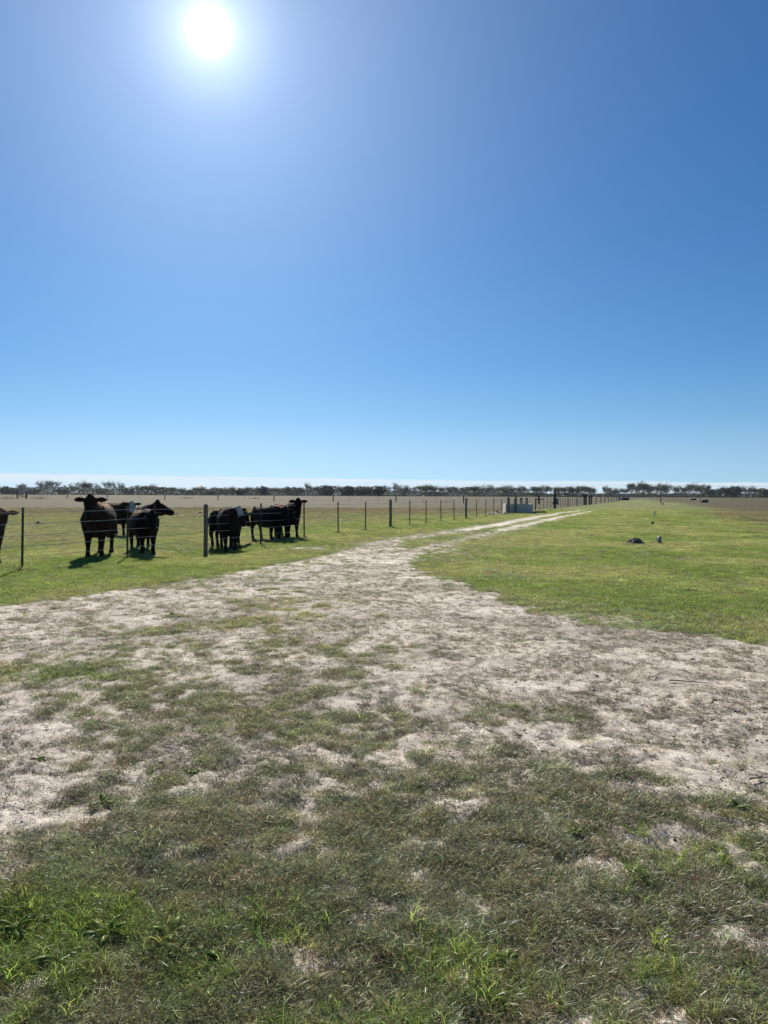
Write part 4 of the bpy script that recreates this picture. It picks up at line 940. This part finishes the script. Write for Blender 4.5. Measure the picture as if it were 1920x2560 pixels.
cow(667, 1347, -44, .88, 'dark cow at the left of the huddled three, its rump to the left', head_yaw=-5, head_pitch=-50, neck_up=.08, coat=BLK, back=(.14, .085, .05), legs=(.05, -.05, .1, -.06), width=1.03)
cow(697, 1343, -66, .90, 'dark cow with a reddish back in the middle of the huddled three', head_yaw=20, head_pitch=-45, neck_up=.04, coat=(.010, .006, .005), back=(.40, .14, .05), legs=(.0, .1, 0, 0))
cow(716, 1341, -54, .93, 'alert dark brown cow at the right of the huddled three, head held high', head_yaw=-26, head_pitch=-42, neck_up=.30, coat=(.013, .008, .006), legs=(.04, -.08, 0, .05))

# ------------------------------------------------------------------ the tree line
def skeleton(r_, h, spread, levels, trunk_h, nlimb):
    segs = []   # (a, b, ra, rb, level)
    def grow(p, d, L, rad, lev):
        n = 3; q = p.copy(); dd = d.copy()
        for i in range(n):
            dd = (dd + Vector((r_.uniform(-.25, .25), r_.uniform(-.25, .25), r_.uniform(-.05, .18)))).normalized(); e = q + dd*(L/n)
            segs.append((q.copy(), e.copy(), rad*(1-.28*i/n), rad*(1-.28*(i+1)/n), lev)); q = e
            if lev < levels and i > 0:
                for k in range(2 if lev > 0 else 2):
                    a = r_.uniform(0, 6.28); side = Vector((math.cos(a), math.sin(a), r_.uniform(.1, .7))).normalized()
                    grow(q, (dd*.7+side*spread).normalized(), L*r_.uniform(.55, .78), rad*.55, lev+1)
    base = Vector((0, 0, -.3)); top = Vector((r_.uniform(-.3, .3), r_.uniform(-.3, .3), trunk_h)); segs.append((base, top, h*.024, h*.019, 0))
    for k in range(nlimb):
        a = 6.28*k/nlimb + r_.uniform(-.4, .4); grow(top, Vector((math.cos(a)*spread, math.sin(a)*spread, 1)).normalized(), h*r_.uniform(.30, .40), h*.012, 1)
    return segs
def tree_proto(kind, seed):
    """kind: bare | sparse | ever ; unit height about 10 m. returns trunk mesh, crown mesh, real height, width"""
    r_ = random.Random(seed); tm = MB(); V = []; Fc = []
    if kind == 'ever':
        segs = skeleton(r_, 10, .95, 2, 1.0, 6)
    else: segs = skeleton(r_, 10, r_.uniform(.45, .8), 3, r_.uniform(2.0, 3.4), r_.randint(3, 5))
    zt = max(s[1].z for s in segs); k = 10/zt*.95
    segs = [(a*k, b*k, ra*k, rb*k, lv) for a, b, ra, rb, lv in segs]
    for a, b, ra, rb, lv in segs:
        if lv <= 2: tm.tube([a, b], [max(ra, .05), max(rb, .04)], 5, cap=False)
    ends = [s for s in segs if s[4] >= 2]
    def leaf(c, sz):
        u = Vector((r_.gauss(0, 1), r_.gauss(0, 1), r_.gauss(0, 1))).normalized(); v = u.cross(Vector((r_.gauss(0, 1), r_.gauss(0, 1), r_.gauss(0, 1)))).normalized(); s_ = sz*r_.uniform(.6, 1.3)
        o = len(V); V.extend([c-u*s_-v*s_*.6, c+u*s_-v*s_*.4, c+u*s_*.3+v*s_]); Fc.append((o, o+1, o+2))
    def twig(p0, d, L, w):
        w = Vector((r_.gauss(0, 1), r_.gauss(0, 1), r_.gauss(0, .4))).normalized()*w
        o = len(V); V.extend([p0-w, p0+w, p0+d*L]); Fc.append((o, o+1, o+2))
    for a, b, ra, rb, lv in ends:
        if kind != 'ever':
            for q in range(6 if kind == 'bare' else 3):
                twig(a.lerp(b, r_.random()), ((b-a).normalized()+Vector((r_.gauss(0, .6), r_.gauss(0, .6), r_.gauss(.15, .5)))).normalized(), r_.uniform(.5, 1.3), .05)
        for q in range({'bare': 1, 'sparse': 5, 'ever': 12}[kind]):
            sp = .45; leaf(a.lerp(b, r_.random()) + Vector((r_.gauss(0, sp), r_.gauss(0, sp), r_.gauss(0, sp))), {'bare': .16, 'sparse': .24, 'ever': .38}[kind])
    # the crown fills out round the limbs in clumps of uneven size, with gaps between
    zc, rz_, rx_ = {'bare': (6.4, 3.3, 3.4), 'sparse': (5.9, 4.1, 3.5), 'ever': (5.0, 4.9, 4.4)}[kind]
    for q in range({'bare': 26, 'sparse': 34, 'ever': 60}[kind]):
        d = Vector((r_.gauss(0, 1), r_.gauss(0, 1), r_.gauss(0, 1))).normalized()*(r_.random()**.4)*r_.uniform(.8, 1.08)
        c = Vector((d.x*rx_, d.y*rx_, zc+d.z*rz_)); cs = r_.uniform(.35, .95)
        if kind == 'bare':
            for _ in range(26): p0 = c+Vector((r_.gauss(0, cs), r_.gauss(0, cs), r_.gauss(0, cs))); twig(p0, (p0-Vector((0, 0, 2.5))).normalized()*.8+Vector((r_.gauss(0, .3), r_.gauss(0, .3), r_.gauss(0, .3))), r_.uniform(.6, 1.4), .055)
        else:
            for _ in range(int((36 if kind == 'sparse' else 85)*cs)): p0 = c+Vector((r_.gauss(0, cs), r_.gauss(0, cs), r_.gauss(0, cs*.8))); p0.z = max(p0.z, .3); leaf(p0, .24 if kind == 'sparse' else .36)
    cm_ = MB(); cm_.add(V, Fc)
    xs = [abs(v[0]) for v in cm_.v]; xs.sort(); wid = 2*xs[int(len(xs)*.93)]
    return tm.mesh('trunk', M['bark']), cm_.mesh('crown', {'bare': M['twig'], 'sparse': M['sparse'], 'ever': M['ever']}[kind]), 10.0, wid
protos = {k: [tree_proto(k, s) for s in ss] for k, ss in (('bare', (1, 2, 3, 4, 5)), ('sparse', (11, 12, 13, 14, 15, 16)), ('ever', (21, 22, 23)))}
B_, S_, E_ = 'bare', 'sparse', 'ever'
TREES = [ # column, top row, width, kind
 (-150, 1212, 30, B_), (-95, 1214, 34, S_), (-40, 1210, 30, B_),
 (12, 1217, 16, E_), (30, 1221, 26, E_), (55, 1212, 26, B_), (82, 1224, 24, E_), (110, 1206, 32, B_), (133, 1205, 30, B_), (158, 1224, 24, E_), (182, 1213, 22, B_), (210, 1208, 28, S_), (234, 1212, 24, B_), (253, 1222, 22, E_), (273, 1207, 26, B_), (301, 1210, 18, B_), (320, 1222, 24, E_),
 (343, 1215, 24, B_), (366, 1217, 24, S_), (385, 1212, 16, B_), (402, 1219, 26, E_), (428, 1220, 22, S_), (450, 1220, 22, B_), (472, 1226, 22, E_),
 (500, 1219, 32, S_), (522, 1227, 20, E_), (540, 1221, 26, S_), (560, 1223, 22, S_), (578, 1219, 28, S_), (602, 1222, 24, E_), (622, 1220, 24, S_), (640, 1221, 24, S_), (657, 1218, 18, E_), (672, 1219, 26, S_), (695, 1221, 26, S_), (716, 1219, 24, S_), (736, 1220, 26, E_), (752, 1220, 22, S_), (770, 1209, 14, B_), (788, 1219, 28, S_),
 (815, 1216, 34, E_), (845, 1216, 28, B_), (870, 1218, 32, E_), (896, 1217, 30, E_), (922, 1218, 30, E_), (948, 1218, 28, E_), (966, 1216, 20, B_),
 (990, 1212, 18, B_), (1009, 1217, 20, S_), (1020, 1218, 12, B_), (1037, 1219, 18, B_), (1056, 1217, 26, S_), (1073, 1215, 32, S_), (1093, 1218, 22, S_), (1110, 1219, 20, B_), (1131, 1218, 22, S_), (1150, 1221, 18, B_), (1164, 1220, 20, S_), (1184, 1218, 28, S_), (1200, 1222, 12, B_), (1216, 1216, 28, S_), (1236, 1220, 20, B_), (1256, 1219, 22, S_), (1270, 1217, 26, S_), (1283, 1221, 12, B_), (1300, 1218, 26, S_), (1319, 1222, 14, B_), (1338, 1219, 24, S_), (1356, 1217, 28, S_), (1378, 1219, 26, B_), (1397, 1220, 20, S_), (1420, 1218, 26, S_), (1438, 1219, 20, S_),
 (1457, 1218, 26, S_), (1473, 1221, 20, S_), (1485, 1223, 10, S_), (1517, 1218, 16, S_), (1533, 1223, 18, S_), (1551, 1222, 20, B_), (1565, 1221, 14, B_), (1578, 1212, 16, S_), (1590, 1216, 16, B_), (1607, 1211, 30, S_), (1625, 1219, 20, S_), (1639, 1216, 22, B_), (1652, 1214, 20, S_), (1666, 1214, 24, S_), (1690, 1220, 16, B_), (1699, 1218, 20, S_), (1715, 1217, 20, B_), (1733, 1213, 34, S_), (1757, 1215, 28, S_), (1776, 1225, 20, E_), (1793, 1224, 14, B_), (1813, 1221, 30, E_), (1831, 1218, 34, E_), (1852, 1218, 24, B_), (1868, 1222, 16, B_), (1880, 1217, 20, B_), (1898, 1222, 22, S_), (1916, 1223, 20, E_), (1950, 1218, 30, S_), (1990, 1215, 30, S_), (2040, 1219, 30, E_)]
ORD = ['first', 'second', 'third', 'fourth', 'fifth', 'sixth', 'seventh', 'eighth', 'ninth', 'tenth', 'eleventh', 'twelfth', 'thirteenth', 'fourteenth', 'fifteenth', 'sixteenth', 'seventeenth', 'eighteenth', 'nineteenth', 'twentieth', 'twenty-first', 'twenty-second', 'twenty-third', 'twenty-fourth', 'twenty-fifth']
SEG = [(-999, 0, 'beyond the left edge'), (0, 195, 'left of the big bull'), (195, 330, 'above the bull and white-faced cow'), (330, 500, 'above the profile-headed cow and wooden post'), (500, 800, 'above the middle cows'), (800, 980, 'just right of the huddled cows'), (980, 1260, 'left of the concrete trough'),
       (1260, 1400, 'above the concrete trough and pipe frame'), (1400, 1500, 'above the far gateway posts'), (1500, 1700, 'above the end of the track'), (1700, 1920, 'above the black feed troughs'), (1920, 9999, 'beyond the right edge')]
KW = {B_: 'bare horizon tree', S_: 'feathery horizon tree', E_: 'dense dark horizon tree'}
cnt = {}
for px, top, w, kind in sorted(TREES):
    r_ = random.Random(px*7+3); D = 905 + r_.uniform(-45, 45) + (60 if px < 480 else 0)
    if kind == E_: D -= 50
    seg = [s for s in SEG if s[0] <= px < s[1]][0]; key = (seg[2], kind); i = cnt.get(key, 0); cnt[key] = i+1
    hor = 1237 + (px-960)*math.tan(ROLL); hgt = (hor-top)*D/F*1.18 + H; wid = w*D/F
    tmsh, cmsh, ph, pw = r_.choice(protos[kind])
    root = empty({B_: 'bare_tree', S_: 'feathery_tree', E_: 'evergreen_tree'}[kind], (col_at(px, D), D, 0), r_.uniform(0, 6.28))
    tag(root, '%s %s from the left, %s' % (ORD[i], KW[kind], seg[2]), 'tree', 'trees along the horizon')
    for nm, me in (('trunk', tmsh), ('crown', cmsh)):
        o = bpy.data.objects.new(nm, me); link(o, root)
    sx = wid/pw*1.12; root.scale = (sx, sx, hgt/ph)
# low brush along the foot of the trees: nobody could count it
def brush_band():
    n = 90000
    px = rng.uniform(-260, 2180, n); D = 880 + rng.uniform(-30, 35, n)
    X = (px-960)/F*D
    topn = fbm(X, D*0, 22, 4, 201, .6); hmax = np.interp(px, [-260, 0, 480, 900, 1000, 1300, 1500, 1900, 2200], [9, 8.6, 7.6, 7.6, 6.4, 5.4, 4.2, 5.0, 5])*(.55+.8*topn)
    Z = rng.uniform(-.05, 1, n)*hmax
    C = np.stack([X, D, Z], -1); u = rng.normal(0, 1, (n, 3)); u /= np.linalg.norm(u, axis=1)[:, None]; v = np.cross(u, rng.normal(0, 1, (n, 3))); v /= np.linalg.norm(v, axis=1)[:, None]
    s = rng.uniform(.35, .75, n)[:, None]
    V = np.stack([C-u*s-v*s*.6, C+u*s-v*s*.5, C+u*s*.2+v*s], 1).reshape(-1, 3); Fc = np.arange(n*3).reshape(-1, 3)
    me = bpy.data.meshes.new('brush_line'); fast_mesh(me, V, Fc); me.materials.append(M['brush']); o = link(bpy.data.objects.new('brush_line', me)); tag(o, 'continuous low dark brush along the foot of the horizon trees', 'brush', kind='stuff')
brush_band()

# ------------------------------------------------------------------ the air: a thin even haze round everything
mh = bpy.data.materials.new('thin_haze'); mh.use_nodes = True; nt = mh.node_tree; nt.nodes.clear()
pv = nt.nodes.new('ShaderNodeVolumePrincipled'); pv.inputs['Density'].default_value = .00006; pv.inputs['Color'].default_value = (.80, .90, 1.0, 1)
oo = nt.nodes.new('ShaderNodeOutputMaterial'); nt.links.new(pv.outputs[0], oo.inputs['Volume'])
mb = MB(); mb.box((0, 0, 8.5), (5600, 5600, 19.0)); hb = mb.build('haze', mh, None); tag(hb, 'thin even haze over the whole pasture', 'haze', kind='stuff')
